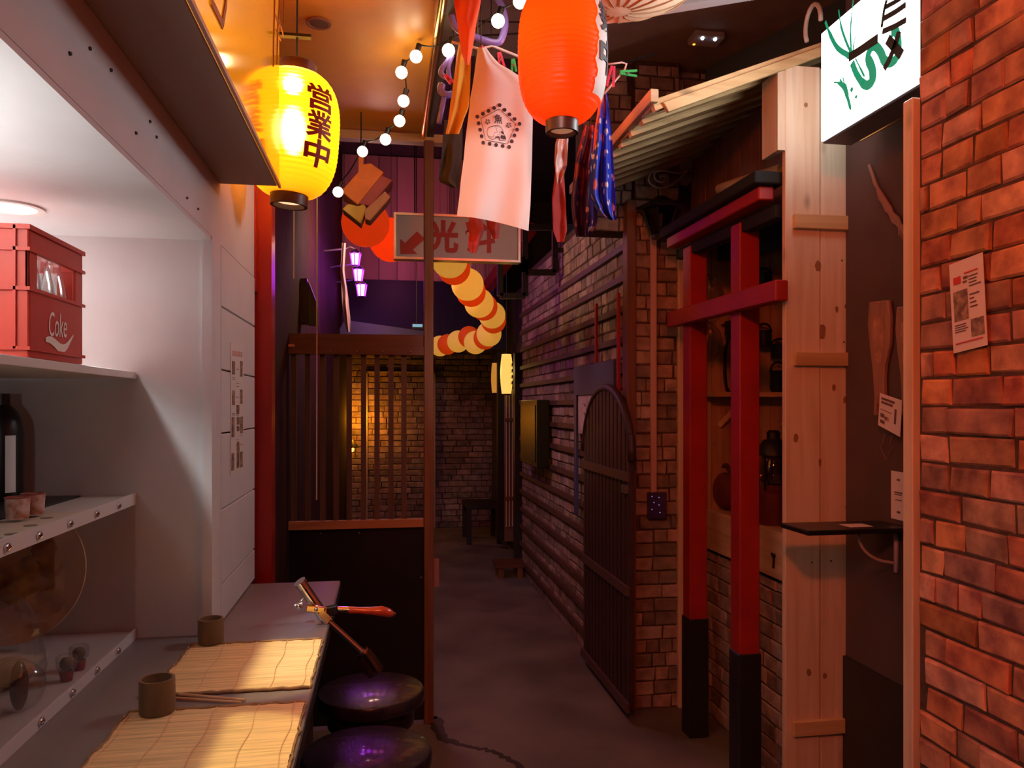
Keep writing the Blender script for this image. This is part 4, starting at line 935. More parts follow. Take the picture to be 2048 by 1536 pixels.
garment('floral_sash', 'narrow floral sash below the bottom ring of the red lantern', [(262, 1118, 1138), (290, 1110, 1136), (330, 1109, 1134), (366, 1114, 1122)], 2.6, floral('sash_floral', (.65, .42, .38), (.25, .08, .25), (.7, .25, .15), 30), amp=.015, waves=1, seed=3)
garment('red_stocking', 'long dark red stocking hanging below the floral sash', [(345, 1110, 1128), (400, 1104, 1131), (460, 1106, 1134), (484, 1114, 1128)], 2.74, mat('dark_red_cloth', (.42, .035, .03), .8), amp=.012, waves=.8, seed=4)
for i, (rw, lab) in enumerate((([(425, 938, 962), (460, 938, 968), (490, 936, 958), (506, 942, 952)], 'dark red sock showing below the vest hem'), ([(425, 965, 1000), (450, 975, 1000), (478, 986, 997)], 'shorter dark red sock right of the longer one below the vest'))):
    garment('red_sock', lab, rw, 2.62, MATS['dark_red_cloth'], amp=.012, waves=.8, seed=6 + i)
# large paper lantern whose bottom dips into the picture
cp = PY(1238, 25, 2.35); cp.z += .25; rB = .33
bp_ = thing('cream_lantern', 'cream round paper lantern with brown lines at the top picture edge', 'lantern', cp)
MB().ball(cp, rB, 40, (1, .8, .757)).build('paper_skin', mat('cream_paper', (.80, .52, .34), .7), bp_, 2)
m = MB()
for k in range(16):
    a_ = k * math.pi / 8 + .1; m.tube([cp + Vector((1.004 * rB * math.sin(t) * math.cos(a_ + .1 * math.sin(5 * t)), .8 * 1.004 * rB * math.sin(t) * math.sin(a_), -.757 * 1.004 * rB * math.cos(t))) for t in [.12 + j * .1 for j in range(14)]], .0025, 5)
m.build('ribs', mat('brown_rib', (.35, .16, .06), .6), bp_)
a, b = PZ(1210, 34, 3.0), PZ(1420, -10, 3.0)
tag(MB().bar((a.x, a.y, 3.0), (b.x + .25, b.y - .1, 3.0), .05, .03).build('cable_trunking', mat('trunking', (.55, .55, .57), .5), None), 'pale grey cable trunking behind the cream lantern', 'trunking')
m = MB()
for py, s_ in ((62, 1), (150, .7), (30, .5)):
    a, b = PY(915, py + 10, 3.0), PY(1310, py - 60 * s_, 3.0); m.tube([a.lerp(b, k / 10) - Vector((0, 0, .04 * math.sin(math.pi * k / 10))) for k in range(11)], .004, 6)
tag(m.build('ceiling_cables', M_iron, None), 'thin black cables strung under the upper ceiling', 'cable')
# emergency light
p = PZ(1412, 78, 3.30)
el = thing('emergency_light', 'small ceiling emergency light with two bright white lamps', 'light', (p.x, p.y, 3.32))
B(p.x - .075, p.x + .075, p.y - .05, p.y + .05, 3.285, 3.32).build('housing', mat('grey_housing', (.3, .3, .3), .5), el, bevel=.006)
for dx in (-.035, .028): MB().ball((p.x + dx, p.y - .04, 3.283), .009, 10).build('lamp', mat('led_white', (1, 1, 1), .4, emit=5, ecol=(.75, .88, 1)), el, 2)
MB().ball((p.x - .048, p.y + .03, 3.288), .008, 10).build('status_lamp', mat('led_amber', (1, .5, .1), .4, emit=4, ecol=(1, .25, .02)), el, 2)

# ================================================================ RIGHT STALL
YB = 2.60
bd = thing('board_post', 'pale pine board pair joined by short crosspieces beside the stall', 'post', (1.56, YB, 0))
pxw = lambda px: PY(px, 800, YB).x
B(pxw(1571), pxw(1640), YB, YB + .025, 0, 2.782).build('board', M_pine, bd, bevel=.002)
B(pxw(1642), pxw(1708), YB + .002, YB + .027, 0, 2.78).build('board', M_pine, bd, bevel=.002)
for x0, x1, y0, y1 in ((1585, 1717, 432, 460), (1586, 1720, 705, 732), (1583, 1713, 1437, 1466)):
    B(pxw(x0), pxw(x1), YB - .02, YB, PY(1640, y1, YB).z, PY(1640, y0, YB).z).build('crosspiece', M_pineH, bd, bevel=.002)
M_knot = mat('knot', (.30, .15, .06), .6)
for px, py, kw, kh in ((1636, 532, .012, .022), (1645, 662, .014, .03), (1674, 618, .006, .012), (1692, 613, .005, .009), (1592, 876, .010, .018), (1640, 925, .006, .014), (1690, 800, .006, .014), (1612, 210, .008, .010), (1618, 1345, .010, .016), (1650, 1352, .008, .012), (1668, 775, .007, .014)):
    c = PY(px, py, YB - .0004); MB().prism([c + Vector((kw * math.cos(k * math.pi / 6) * R.uniform(.8, 1.1), 0, kh * math.sin(k * math.pi / 6) * R.uniform(.8, 1.1))) for k in range(12)], (0, .003, 0)).build('knot', M_knot, bd)
m = MB()
for px, py in ((1684, 521), (1688, 684), (1704, 717), (1707, 970), (1692, 1015), (1624, 1125), (1662, 1122)): m.ball(PY(px, py, YB - (.02 if py in (717,) else 0)), .0035, 6)
m.build('screws', M_iron, bd)
B(pxw(1556), pxw(1571), YB + .002, YB + .12, PY(1565, 300, YB).z, PY(1565, 140, YB).z).build('side_block', M_pine, bd)
# stall roof
YR0, YR1 = 2.60, 3.78
rf = thing('stall_roof', 'sloping pine board roof over the stall with pale eave batten', 'roof', (1.3, 3.1, 2.6))
E0, E1 = PY(1308, 212, YR0), PY(1640, 98, YR0)
rx0, rz0, rx1, rz1 = E0.x, E0.z, E1.x + .55, E0.z + (E1.z - E0.z) * (E1.x + .55 - E0.x) / (E1.x - E0.x)
sl = Vector((rx1 - rx0, 0, rz1 - rz0)); nr = Vector((-sl.z, 0, sl.x)).normalized()
nbd = 9
for i in range(nbd):
    y0 = YR0 + (YR1 - YR0) * i / nbd; y1 = y0 + (YR1 - YR0) / nbd - .004; dz = .012 * (i % 2)
    MB().prism([Vector((rx0, y0, rz0)) + nr * dz, Vector((rx1, y0, rz1)) + nr * dz, Vector((rx1, y1, rz1)) + nr * dz, Vector((rx0, y1, rz0)) + nr * dz], nr * .022).build('roof_board', M_pineH, rf, bevel=.002)
    MB().prism([Vector((rx0, y0, rz0)) - nr * .016, Vector((rx1, y0, rz1)) - nr * .016, Vector((rx1, y0 + .03, rz1)) - nr * .016, Vector((rx0, y0 + .03, rz0)) - nr * .016], nr * .016).build('batten', M_pineH, rf)
MB().bar((rx0 - .005, YR0 - .02, rz0 + .03), (rx0 - .005, YR1, rz0 + .03), .03, .045).build('eave_beam', M_pineY, rf, bevel=.002)
MB().prism([Vector((rx0 + .05, YR0 - .01, rz0 - .02)), Vector((rx1, YR0 - .01, rz1 - .02)), Vector((rx1, YR0 - .01, rz1 + .012)), Vector((rx0 + .03, YR0 - .01, rz0 + .012))], (0, .02, 0)).build('front_rafter', M_pineH, rf, bevel=.002)
MB().prism([Vector((rx0, YR1, rz0 - .03)), Vector((rx1, YR1, rz1 - .03)), Vector((rx1, YR1, rz1)), Vector((rx0, YR1, rz0))], (0, .03, 0)).build('rear_rafter', M_pineH, rf)
# gable boards under the roof, above the torii
gb = thing('gable_boards', 'dark brown planks closing the stall under its roof', 'cladding', (1.58, 3.2, 2.1))
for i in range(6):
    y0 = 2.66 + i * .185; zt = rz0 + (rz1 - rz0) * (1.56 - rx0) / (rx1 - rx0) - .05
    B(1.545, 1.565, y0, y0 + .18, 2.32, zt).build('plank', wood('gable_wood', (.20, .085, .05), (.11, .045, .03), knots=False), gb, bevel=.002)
bmz = MB().tube([PX(1567, 340, 1.52), PX(1440, 378, 1.52)], [.028, .024], 14); bmz.build('log_purlin', M_pineY, gb, True)
# stall interior
sw = struct('wall_stall_back', B(2.20, 2.24, 2.63, 3.82, 0, 2.7), mat('stall_wood', (.30, .17, .10), .7, var=.2), 'wooden back wall of the stall')
for i in range(7): B(2.185, 2.20, 2.64 + i * .168, 2.64 + i * .168 + .163, .95, 2.6).build('plank', wood('stall_plank', (.46, .26, .14), (.30, .16, .08)), sw)
ss = struct('wall_stall_side', B(1.55, 2.2, 3.78, 3.82, 0, 2.7), M_dark, 'pine side wall of the stall')
for i in range(6): B(1.552 + i * .108, 1.552 + i * .108 + .105, 3.768, 3.78, .9, 2.6).build('plank', wood('stall_side_wood', (.50, .30, .16), (.34, .18, .09)), ss)
struct('wall_stall_near', B(1.66, 2.2, 2.632, 2.65, 0, 2.8), M_dark, 'dark near side of the stall')
fb = struct('wall_stall_front', B(1.62, 1.70, 2.64, 3.78, 0, .82), M_mortar, 'low brick front of the stall')
brick_wall(fb, (1.62, 3.78, 0), (0, -1, 0), (-1, 0, 0), 1.13, 0, .82, .0705, (.13, .17, .22), M_brickg, .012, 300, camd)
sc = thing('stall_counter', 'pine serving ledge of the stall behind the red gate', 'counter', (1.8, 3.2, .82))
B(1.585, 1.612, 2.64, 3.78, .84, 1.035).build('fascia', M_pineY, sc, bevel=.002)
B(1.612, 2.19, 2.64, 3.78, .995, 1.02).build('ledge', M_pineY, sc)
m = MB(); p = PX(1548, 1112, 1.583); m.ball(p + Vector((0, 0, .0)), .010, 10); m.tube([p, p + Vector((-.004, 0, -.05))], .0045, 8); m.bar(p + Vector((-.003, -.012, .004)), p + Vector((-.003, .016, .006)), .006, .012); m.build('latch', M_iron, sc, True)
s2 = thing('stall_shelf', 'short wooden shelf on the side wall of the stall behind the red gate', 'shelf', (1.87, 3.7, 1.6))
zsh = PY(1500, 789, 3.64).z
B(1.60, 2.18, 3.60, 3.766, zsh - .012, zsh + .012).build('board', M_pineH, s2, bevel=.002)
for x in (1.70, 2.05): MB().bar((x, 3.76, zsh - .16), (x + .09, 3.64, zsh - .012), .025, .025).build('brace', M_pineH, s2)

# torii gate
XT = 1.445
tg = thing('torii_gate', 'red wooden torii gate with black post feet before the stall', 'gate', (XT, 3.25, 0))
yl_, yr_ = PX(1390, 900, XT).y, PX(1490, 900, XT).y
for y, ty in ((yl_, PX(1390, 495, XT).z), (yr_, PX(1495, 447, XT).z)):
    B(XT - .043, XT + .043, y - .043, y + .043, .55, ty).build('post', M_redpaint, tg, bevel=.004)
    B(XT - .048, XT + .048, y - .048, y + .048, 0, .555).build('post_foot', M_blackpaint, tg, bevel=.004)
a, b = PX(1343, 640, XT - .05), PX(1564, 586, XT - .05)
MB().bar(a, Vector((a.x, b.y, a.z - .012)), .05, .075).build('tie_beam', M_redpaint, tg, bevel=.004)
a, b = PX(1345, 487, XT - .06), PX(1533, 386, XT - .06); mid = a.lerp(b, .5) - Vector((0, 0, .0))
MB().bar(a, b, .06, .05).build('lintel', M_redpaint, tg, bevel=.004)
MB().bar(a + Vector((.0, .03, .05)), b + Vector((0, -.03, .05)), .12, .045).build('lintel_cap', mat('lintel_black', (.006, .006, .006), .85), tg, bevel=.004)
MB().bar(a + Vector((.05, .02, -.05)), b + Vector((.05, -.02, -.07)), .05, .05).build('lower_lintel', MATS['lintel_black'], tg, bevel=.004)

# goods in the stall
kl = Vector((1.73, PX(1547, 900, 1.73).y, 1.021))
t = thing('kerosene_lantern', 'tall dark storm lantern on the stall ledge near the board post', 'lantern', kl)
MB().shell([(0, 0), (.085, 0), (.088, .02), (.085, .14), (.05, .17), (.045, .18)], kl, 24).build('tank', mat('dark_red_tin', (.13, .025, .02), .35, .3), t, True)
MB().shell([(.045, .17), (.062, .20), (.066, .25), (.055, .30), (.045, .31)], kl, 24).build('glass_chimney', glassy('smoky_glass', (.4, .3, .28), .2), t, True)
MB().shell([(.045, .30), (.078, .31), (.07, .34), (.045, .375), (.03, .38), (.03, .41), (.02, .42), (0, .42)], kl, 20).build('hood', M_iron, t, True)
m = MB()
for a_ in (.6, 2.2, 3.7, 5.3): m.tube([kl + Vector((.07 * math.cos(a_), .07 * math.sin(a_), .15)), kl + Vector((.074 * math.cos(a_), .074 * math.sin(a_), .32))], .005, 6)
m.build('guard_wires', M_iron, t)
MB().tube([kl + Vector((.0, .075, .33)), kl + Vector((0, .12, .345))], .007, 6).build('handle', M_iron, t)
MB().ball(kl + Vector((-.065, -.01, .215)), .010, 10).build('burner_knob', M_brass, t, 2)
dr = Vector((1.72, PX(1452, 900, 1.72).y, 1.021))
t = thing('canvas_satchel', 'dark brown rounded satchel on the stall ledge behind the gate', 'bag', dr)
MB().ball(dr + Vector((0, 0, .095)), .1, 20, (.6, 1.25, .95)).build('bag_body', mat('brown_leather', (.16, .035, .025), .5), t, 2)
MB().shell([(.0, -.05), (.085, -.05), (.09, -.02), (.09, .02), (.085, .05), (0, .05)], dr + Vector((-.02, .12, .095)), 24, Matrix.Rotation(math.pi / 2, 3, 'X')).build('end_panel', M_black, t, True)
MB().tube([dr + Vector((0, .06 * math.cos(a_), .17 + .06 * math.sin(a_))) for a_ in [k * math.pi / 8 for k in range(9)]], .008, 8).build('handle', mat('strap_leather', (.10, .03, .025), .5), t, 2)
# dark pots and tools hanging on the side wall
YW = 3.70
for i, (px, py, w_, h_, lab) in enumerate(((1528, 678, 15, 17, 'dark iron pot hanging under the tie beam right of the gate post'), (1561, 703, 19, 14, 'dark cap-shaped pan hanging beside the board post'), (1557, 763, 17, 15, 'dark square kettle standing on the stall shelf'), (1527, 560, 17, 13, 'dark bundle hanging above the tie beam'), (1478, 660, 13, 18, 'dark iron pot half hidden behind the right gate post'))):
    p = PY(px, py, YW); s_ = (p.y * math.cos(PSI) + p.x * math.sin(PSI)) / F; t = thing('hanging_pot', lab, 'pot', p, 'dark pots in the stall')
    if i == 2: h_ = (p.z - zsh - .013) / s_
    MB().shell([(0, -h_ * s_), (w_ * .8 * s_, -h_ * s_), (w_ * s_, -h_ * .6 * s_), (w_ * .95 * s_, h_ * .7 * s_), (w_ * 1.1 * s_, h_ * s_), (w_ * .9 * s_, h_ * s_), (0, h_ * .8 * s_)], p, 20).build('pot_body', M_iron, t, True)
    MB().tube([p + Vector((w_ * s_ * math.cos(a_), 0, h_ * s_ + h_ * .8 * s_ * math.sin(a_))) for a_ in [k * math.pi / 8 for k in range(9)]], .006, 6).build('handle', M_iron, t, 2)
    if i != 2: MB().bar(p + Vector((0, -.01, 1.75 * h_ * s_)), (p.x, 3.771, p.z + 1.75 * h_ * s_), .008, .008).build('wall_hook', M_iron, t)
p = PY(1463, 690, 3.66)
t = thing('cable_coil', 'black looped cable hanging behind the right gate post', 'cable', p)
m = MB()
for k in range(3): m.tube([p + Vector((.04 * math.cos(a_) + .008 * k, .01 * k, -.10 + (.14 + .02 * k) * math.sin(a_))) for a_ in [j * math.pi / 10 for j in range(20)]], .006, 6, True)
m.build('loops', M_iron, t, 2); MB().bar(p + Vector((0, 0, .05)), p + Vector((0, 0, .12)), .05, .05).build('plug', M_iron, t); MB().bar(p + Vector((0, 0, .11)), (p.x, 3.771, p.z + .11), .01, .01).build('wall_hook', M_iron, t)
for px, py, lab in ((1425, 600, 'crumpled clear plastic bag hanging between the gate posts, upper one'), (1420, 688, 'crumpled clear plastic bag below the tie beam')):
    p = PY(px, py, 3.66); t = thing('plastic_bag', lab, 'bag', p, 'plastic bags hanging in the stall')
    def bf(u, v):
        a_ = u * 2 * math.pi; r_ = (.012 + .05 * math.sin(math.pi * min(1, v * 1.05)) ** .7) * (1 + .35 * noise.noise((math.cos(a_) * 2.5, math.sin(a_) * 2.5, v * 5 + px)))
        return p + Vector((r_ * math.cos(a_), r_ * math.sin(a_) * .6, .11 - .20 * v))
    MB().grid(bf, 22, 14).build('film', glassy('plastic_film', (.88, .85, .85), .30, .2), t); MB().tube([p + Vector((0, 0, .1)), p + Vector((0, .06, .14)), (p.x, 3.771, p.z + .14)], .003, 6).build('tie', M_iron, t)

# lit sign box
XS = 1.425
ls = thing('lit_sign', 'glowing white box sign with green brushwork and black strokes on the right', 'sign', (XS, 2.1, 2.4))
s0, s1 = PX(1638, 82, XS), PX(1647, 285, XS)
zb, zt, yf = s1.z, s0.z + .02, s1.y + .015
B(XS + .004, XS + .11, 1.82, yf, zb, zt).build('case', mat('sign_case', (.10, .10, .11), .4), ls, bevel=.004)
B(XS - .003, XS + .004, 1.82, yf - .008, zb + .006, zt - .006).build('lit_face', mat('sign_lit', (1, 1, 1), .5, emit=6, ecol=(.94, .98, 1)), ls)
z5 = lambda x, y: PX(1536 + x / 3, y / 3, XS - .0035)
B(XS + .012, XS + .10, yf, yf + .003, zb + .01, zt - .01).build('end_fill_panel', MATS['sign_lit'], ls)  # unseen glowing panel added to light the pine boards
m = MB()
for pts, wd in (([(345, 130), (375, 210), (420, 290), (490, 335)], [.006, .010, .011, .014]), ([(425, 60), (440, 160), (470, 250), (500, 320)], [.003, .006, .006, .008]), ([(512, 0), (500, 120), (497, 220), (500, 310)], [.002, .004, .005, .007]), ([(527, 215), (515, 270), (510, 320)], [.002, .004, .005]),
                ([(505, 375), (530, 440), (570, 500), (600, 510), (628, 480), (625, 410), (600, 345), (620, 290), (650, 280), (680, 320), (700, 365), (740, 375), (775, 340), (785, 260), (770, 190), (740, 200)], [.014, .014, .017, .020, .022, .020, .017, .016, .017, .018, .018, .018, .017, .016, .017, .010]),
                ([(510, 415), (540, 450), (575, 495)], [.003, .008, .012]), ([(525, 350), (560, 420), (580, 460)], [.003, .005, .003]), ([(395, 495), (430, 500), (465, 540)], [.003, .008, .012]), ([(450, 465), (462, 520), (480, 590), (498, 660)], [.003, .012, .008, .002]), ([(432, 475), (455, 510)], .004), ([(498, 530), (508, 545)], .008), ([(525, 578), (535, 584)], .006)):
    aw = arc(pts, 3); wl_ = [1.55 * (wd if not isinstance(wd, list) else wd[min(len(wd) - 1, i // 3)]) for i in range(len(aw))]; m.ribbon([z5(*p) for p in aw], wl_, (-1, 0, 0), .001)
m.build('green_brushwork', mat('sign_green', (.0, .32, .17), .5, emit=.22, ecol=(0, .9, .5)), ls)
m = MB()
for pts, wd in (([(488, 345), (560, 300), (610, 265), (662, 230)], .020), ([(690, 190), (760, 160), (832, 120)], .012), ([(685, 165), (700, 60), (715, 0)], .008), ([(700, 110), (770, 70), (830, 28)], .012), ([(705, 45), (760, 15), (800, -10)], .010), ([(720, 235), (760, 280), (805, 330)], .020), ([(790, 190), (760, 290), (725, 370), (700, 415)], .015)):
    m.ribbon([z5(*p) + Vector((-.0012, 0, 0)) for p in pts], wd * 1.35, (-1, 0, 0), .001)
m.build('black_strokes', mat('sign_black', (.006, .014, .013), .6), ls)
MB().tube([PX(1626, 50, 1.5) + Vector((0, .05 * math.cos(a_), .07 * math.sin(a_))) for a_ in [-.6 + k * .35 for k in range(12)]], .008, 8).build('power_cable', mat('cable_cream', (.5, .42, .36), .5), ls, 2)
MB().bar((XS + .11, 2.0, zt - .05), (XA, 2.0, zt - .05), .03, .03).build('wall_arm', M_iron, ls)
light('lit_sign_glow', 'AREA', (XS - .02, 2.06, (zb + zt) / 2), (.92, .97, 1), 6, .34, (0, math.radians(90), 0))
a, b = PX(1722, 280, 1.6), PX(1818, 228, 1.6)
tag(MB().bar(a, b, .008, .008).build('light_slit_rod', M_brass, None), 'thin bright rod standing for a slit of light under the lit sign', 'light slit')  # bright rod drawn where only a slit of light shows

# alcove objects
wsz = PX(1590, 1050, 1.3)
YH = 2.30
hs = thing('bracket_shelf', 'small black shelf on a curved white bracket in front of the board post', 'shelf', (1.55, YH, 1.16))
x0 = PY(1592, 1050, YH).x; zs_ = PY(1690, 1062, YH).z
B(x0, XA, YH - .07, YH + .10, zs_, zs_ + .016).build('board', M_black, hs, bevel=.003)
m = MB(); xw = XA - .008
m.bar((xw, YH, zs_), (xw, YH, zs_ - .14), .014, .010, (0, 1, 0)); m.tube([(xw - .135 * math.cos(a_) ** .9 if a_ < 1.57 else xw, YH, zs_ - .012 - .095 * math.sin(a_)) for a_ in [k * math.pi / 20 for k in range(10)]] + [(xw, YH, zs_ - .112)], .005, 8)
m.build('bracket', mat('bracket_pale', (.55, .45, .45), .4), hs, 2)
p = PY(1712, 1052, YH); tag(B(p.x - .04, p.x + .04, YH - .03, YH + .03, zs_ + .0165, zs_ + .018).build('paper_slip', M_paper, None), 'small paper slip lying on the black bracket shelf', 'paper')
# paddle-like wooden tools on the dark wall
M_tool = wood('worn_tool', (.34, .17, .11), (.12, .055, .045), knots=False)
for i, (px, lab) in enumerate(((1757, 'worn wooden paddle hanging on the dark alcove wall'), (1812, 'worn wooden paddle half hidden by the pine edge post'))):
    out = [(-20, 604), (18, 600), (22, 640), (20, 690), (11, 730), (9, 760), (11, 815), (-9, 805), (-13, 740), (-18, 700), (-23, 650)]
    t = thing('wooden_paddle', lab, 'tool', PX(px, 800, XA - .02), 'wooden paddles on the alcove wall')
    MB().prism([PX(px + x, y + 10 * i, XA - .022) for x, y in out], (.018, 0, 0)).build('blade', M_tool, t, bevel=.004)
    MB().prism([PX(px + x * .5, 650 + (y - 650) * .62 + 14 + 10 * i, XA - .0235) for x, y in out[:6] + out[8:]], (.003, 0, 0)).build('inset', mat('tool_inset', (.42, .2, .12), .6, var=.4, scale=20), t)
    MB().bar(PX(px, 790, XA - .015), PX(px - 2, 830, XA - .015), .02, .014).build('shaft', M_tool, t)
m = MB(); rp_ = [(1738, 330), (1750, 365), (1763, 393), (1777, 420), (1792, 440), (1803, 458), (1812, 478)]
for k in range(7): m.tube([PX(x + R.uniform(-1, 1) * (2 + i), y + R.uniform(-1, 1) * (2 + i), XA - .015) for i, (x, y) in enumerate(rp_)], [.003, .004, .006, .007, .007, .005, .002], 6)
for k in range(8): a = PX(1800 + R.uniform(-8, 8), 450 + R.uniform(-8, 8), XA - .015); m.tube([a, a + Vector((0, R.uniform(-.03, .01), -R.uniform(.02, .05)))], [.003, .001], 5)
tag(m.build('straw_rope', mat('straw', (.30, .15, .11), .8), None, 2), 'frayed straw rope hanging slantwise on the dark alcove wall', 'rope')
def paper_on(name, label, quad, X, pics, lines, red=()):
    c = sum((PX(x, y, X) for x, y in quad), Vector()) / 4; t = thing(name, label, 'notice', c)
    Q = [PX(x, y, X) for x, y in quad]; MB().prism(Q, (.0012, 0, 0)).build('sheet', M_paper, t)
    f = lambda u, v: Q[0].lerp(Q[1], u).lerp(Q[3].lerp(Q[2], u), v) + Vector((-.001, 0, 0))
    for nm, lst, m_ in (('picture', pics, M_photo), ('text_lines', lines, M_text), ('red_heading', red, M_redtext)):
        if lst:
            mb = MB()
            for u0, v0, u1, v1 in lst:
                if nm == 'picture': mb = MB()
                mb.prism([f(u0, v0), f(u1, v0), f(u1, v1), f(u0, v1)], (-.0006, 0, 0))
                if nm == 'picture': mb.build(nm, m_, t)
            if nm != 'picture': mb.build(nm, m_, t)
    return t, f
tx = [(.58, .20 + .035 * k, .58 + R.uniform(.2, .36), .213 + .035 * k) for k in range(4)] + [(.58, .40 + .045 * k, .60 + R.uniform(.1, .3), .415 + .045 * k) for k in range(4)] + [(.10, .70 + .025 * k, .12 + R.uniform(.25, .38), .71 + .025 * k) for k in range(4)] + [(.42, .19, .55, .22), (.4, .24, .52, .26)]
paper_on('menu_notice', 'slanting printed notice with two photos on the near brick wall', [(1898, 530), (1965, 504), (1975, 690), (1907, 707)], XB - .018, [(.10, .33, .52, .66), (.58, .68, .95, .87)], tx, [(.12, .17, .34, .25), (.45, .15, .85, .165), (.1, .90, .9, .915)])
paper_on('price_notice', 'small tilted printed card on the dark alcove wall', [(1760, 786), (1804, 801), (1800, 874), (1756, 850)], XA - .030, [(.30, .63, .48, .74)], [(.1, .10, .7, .17), (.1, .21, .62, .28), (.08, .46, .6, .48), (.1, .58, .28, .70), (.1, .78, .3, .88), (.72, .3, .80, .72)])
t_, f_ = paper_on('hours_notice', 'plain white narrow notice beside the pine edge post', [(1782, 941), (1813, 946), (1814, 1044), (1782, 1036)], XA - .004, (), [(.4, .15, .6, .19), (.25, .42, .75, .45), (.25, .47, .7, .49), (.3, .58, .7, .60), (.4, .82, .6, .86)])
m = MB(); m.tube([PX(x, y, XA - .006) for x, y in ((1770, 868), (1766, 888), (1760, 893), (1773, 920), (1786, 893), (1780, 890), (1784, 872))], .0018, 5)
tag(m.build('wire_arrow', mat('wire_dim', (.2, .12, .11), .5), None), 'thin wire arrow pointing down under the tilted card', 'ornament')

# ================================================================ PILLAR LAMP AND CONDUIT
YL = PYF - .14
q = lambda x, y, d=0: PY(x, y, YL + d)
pl = thing('scroll_lantern', 'black hanging carriage lantern on a scroll bracket before the brick pillar', 'lantern', q(1322, 440))
c = q(1322, 436); s_ = .00255
MB().lathe([(0, 42 * s_), (10 * s_, 41 * s_), (26 * s_, 30 * s_), (52 * s_, 18 * s_), (50 * s_, 14 * s_), (0, 14 * s_)], c, 6).build('roof', M_iron, pl, True)
m = MB()
for k in range(6):
    a_ = k * math.pi / 3; m.tube([c + Vector((38 * s_ * math.cos(a_), 38 * s_ * math.sin(a_), 14 * s_)), c + Vector((19 * s_ * math.cos(a_), 19 * s_ * math.sin(a_), -34 * s_))], .005, 6)
m.lathe([(20 * s_, -34 * s_), (18 * s_, -40 * s_), (0, -44 * s_)], c, 12); m.build('frame', M_iron, pl)
MB().shell([(18 * s_, -34 * s_), (37 * s_, 13 * s_)], c, 6).build('glass_panes', glassy('lamp_pane', (.35, .3, .3), .2), pl)
MB().tube([c + Vector((0, 0, 8 * s_)), c + Vector((0, 0, -18 * s_))], [.012, .006], 10).build('candle_tube', mat('candle', (.4, .33, .33), .3), pl, True)
m = MB().tube([q(*p) for p in arc([(1318, 355), (1326, 352), (1331, 358), (1326, 364), (1314, 362), (1308, 352), (1314, 343), (1330, 342), (1355, 346), (1375, 340), (1382, 330)], 4)], .0055, 8)
m.tube([q(*p) for p in arc([(1314, 341), (1303, 345), (1297, 358), (1303, 370), (1320, 376), (1342, 370), (1360, 357), (1376, 340)], 4)], .006, 8); m.tube([q(1318, 374), c + Vector((0, 0, 42 * s_))], .004, 6)
m.tube([q(1380, 334), q(1382, 328, .13)], .006, 6); m.build('scroll_bracket', mat('iron_worn', (.42, .36, .33), .4, .5), pl, 2)
cd = thing('cable_conduit', 'straight pale cable conduit running down the brick pillar', 'conduit', PY(1307, 985, PYF - .02))
a, b = PY(1307, 340, PYF - .022), PY(1309, 985, PYF - .022); B(a.x - .015, a.x + .015, PYF - .030, PYF - .012, b.z, 2.6).build('channel', mat('conduit_pale', (.62, .44, .42), .5), cd, bevel=.002)
jb = thing('socket_box', 'dark purple junction box with tiny lights at the conduit foot', 'socket', PY(1312, 1036, PYF - .02))
a, b = PY(1294, 984, PYF - .02), PY(1330, 1036, PYF - .02); B(a.x, b.x, PYF - .05, PYF - .012, b.z, a.z).build('box', mat('purple_box', (.05, .03, .14), .3), jb, bevel=.005)
m = MB()
for px, py in ((1304, 1019), (1304, 993), (1318, 995), (1318, 1010), (1308, 1005), (1320, 1025)): m.ball(PY(px, py, PYF - .05), .0035, 6)
m.build('indicator_lamps', mat('ind_lit', (.4, .4, 1), .5, emit=.35, ecol=(.45, .42, 1)), jb, 2)

# ================================================================ REAR ALLEY FURNISHINGS
# arched barred gate leaning on the rear wall
XG = 1.19
ag = thing('arched_gate', 'dark arched wooden gate with vertical bars against the rear alley wall', 'gate', (XG, 4.25, 0))
yA, yB_ = PX(1170, 1000, XG).y, PX(1264, 1000, XG).y; ym, hw = (yA + yB_) / 2, (yA - yB_) / 2
for i in range(13):
    y = yB_ + (yA - yB_) * (i + .5) / 13; e = (y - ym) / hw; zt = 1.28 + .36 * math.sqrt(max(0, 1 - e * e))
    B(XG - .012, XG + .012, y - .026, y + .022, .06, zt).build('bar', mat('gate_dark', (.045, .02, .022), .55, var=.3), ag)
m = MB().tube([(XG, ym + hw * math.cos(a_), 1.28 + .37 * math.sin(a_)) for a_ in [k * math.pi / 20 for k in range(21)]], .022, 8); m.build('arch_rim', MATS['gate_dark'], ag, 2)
for z in (.05, .62, 1.18): B(XG - .028, XG - .012, yB_, yA, z, z + .045).build('cross_rail', mat('gate_rail', (.10, .05, .045), .5), ag)
B(XG - .03, XG - .01, yB_ + .02, yB_ + .08, 1.12, 1.16).build('latch', M_steel, ag)
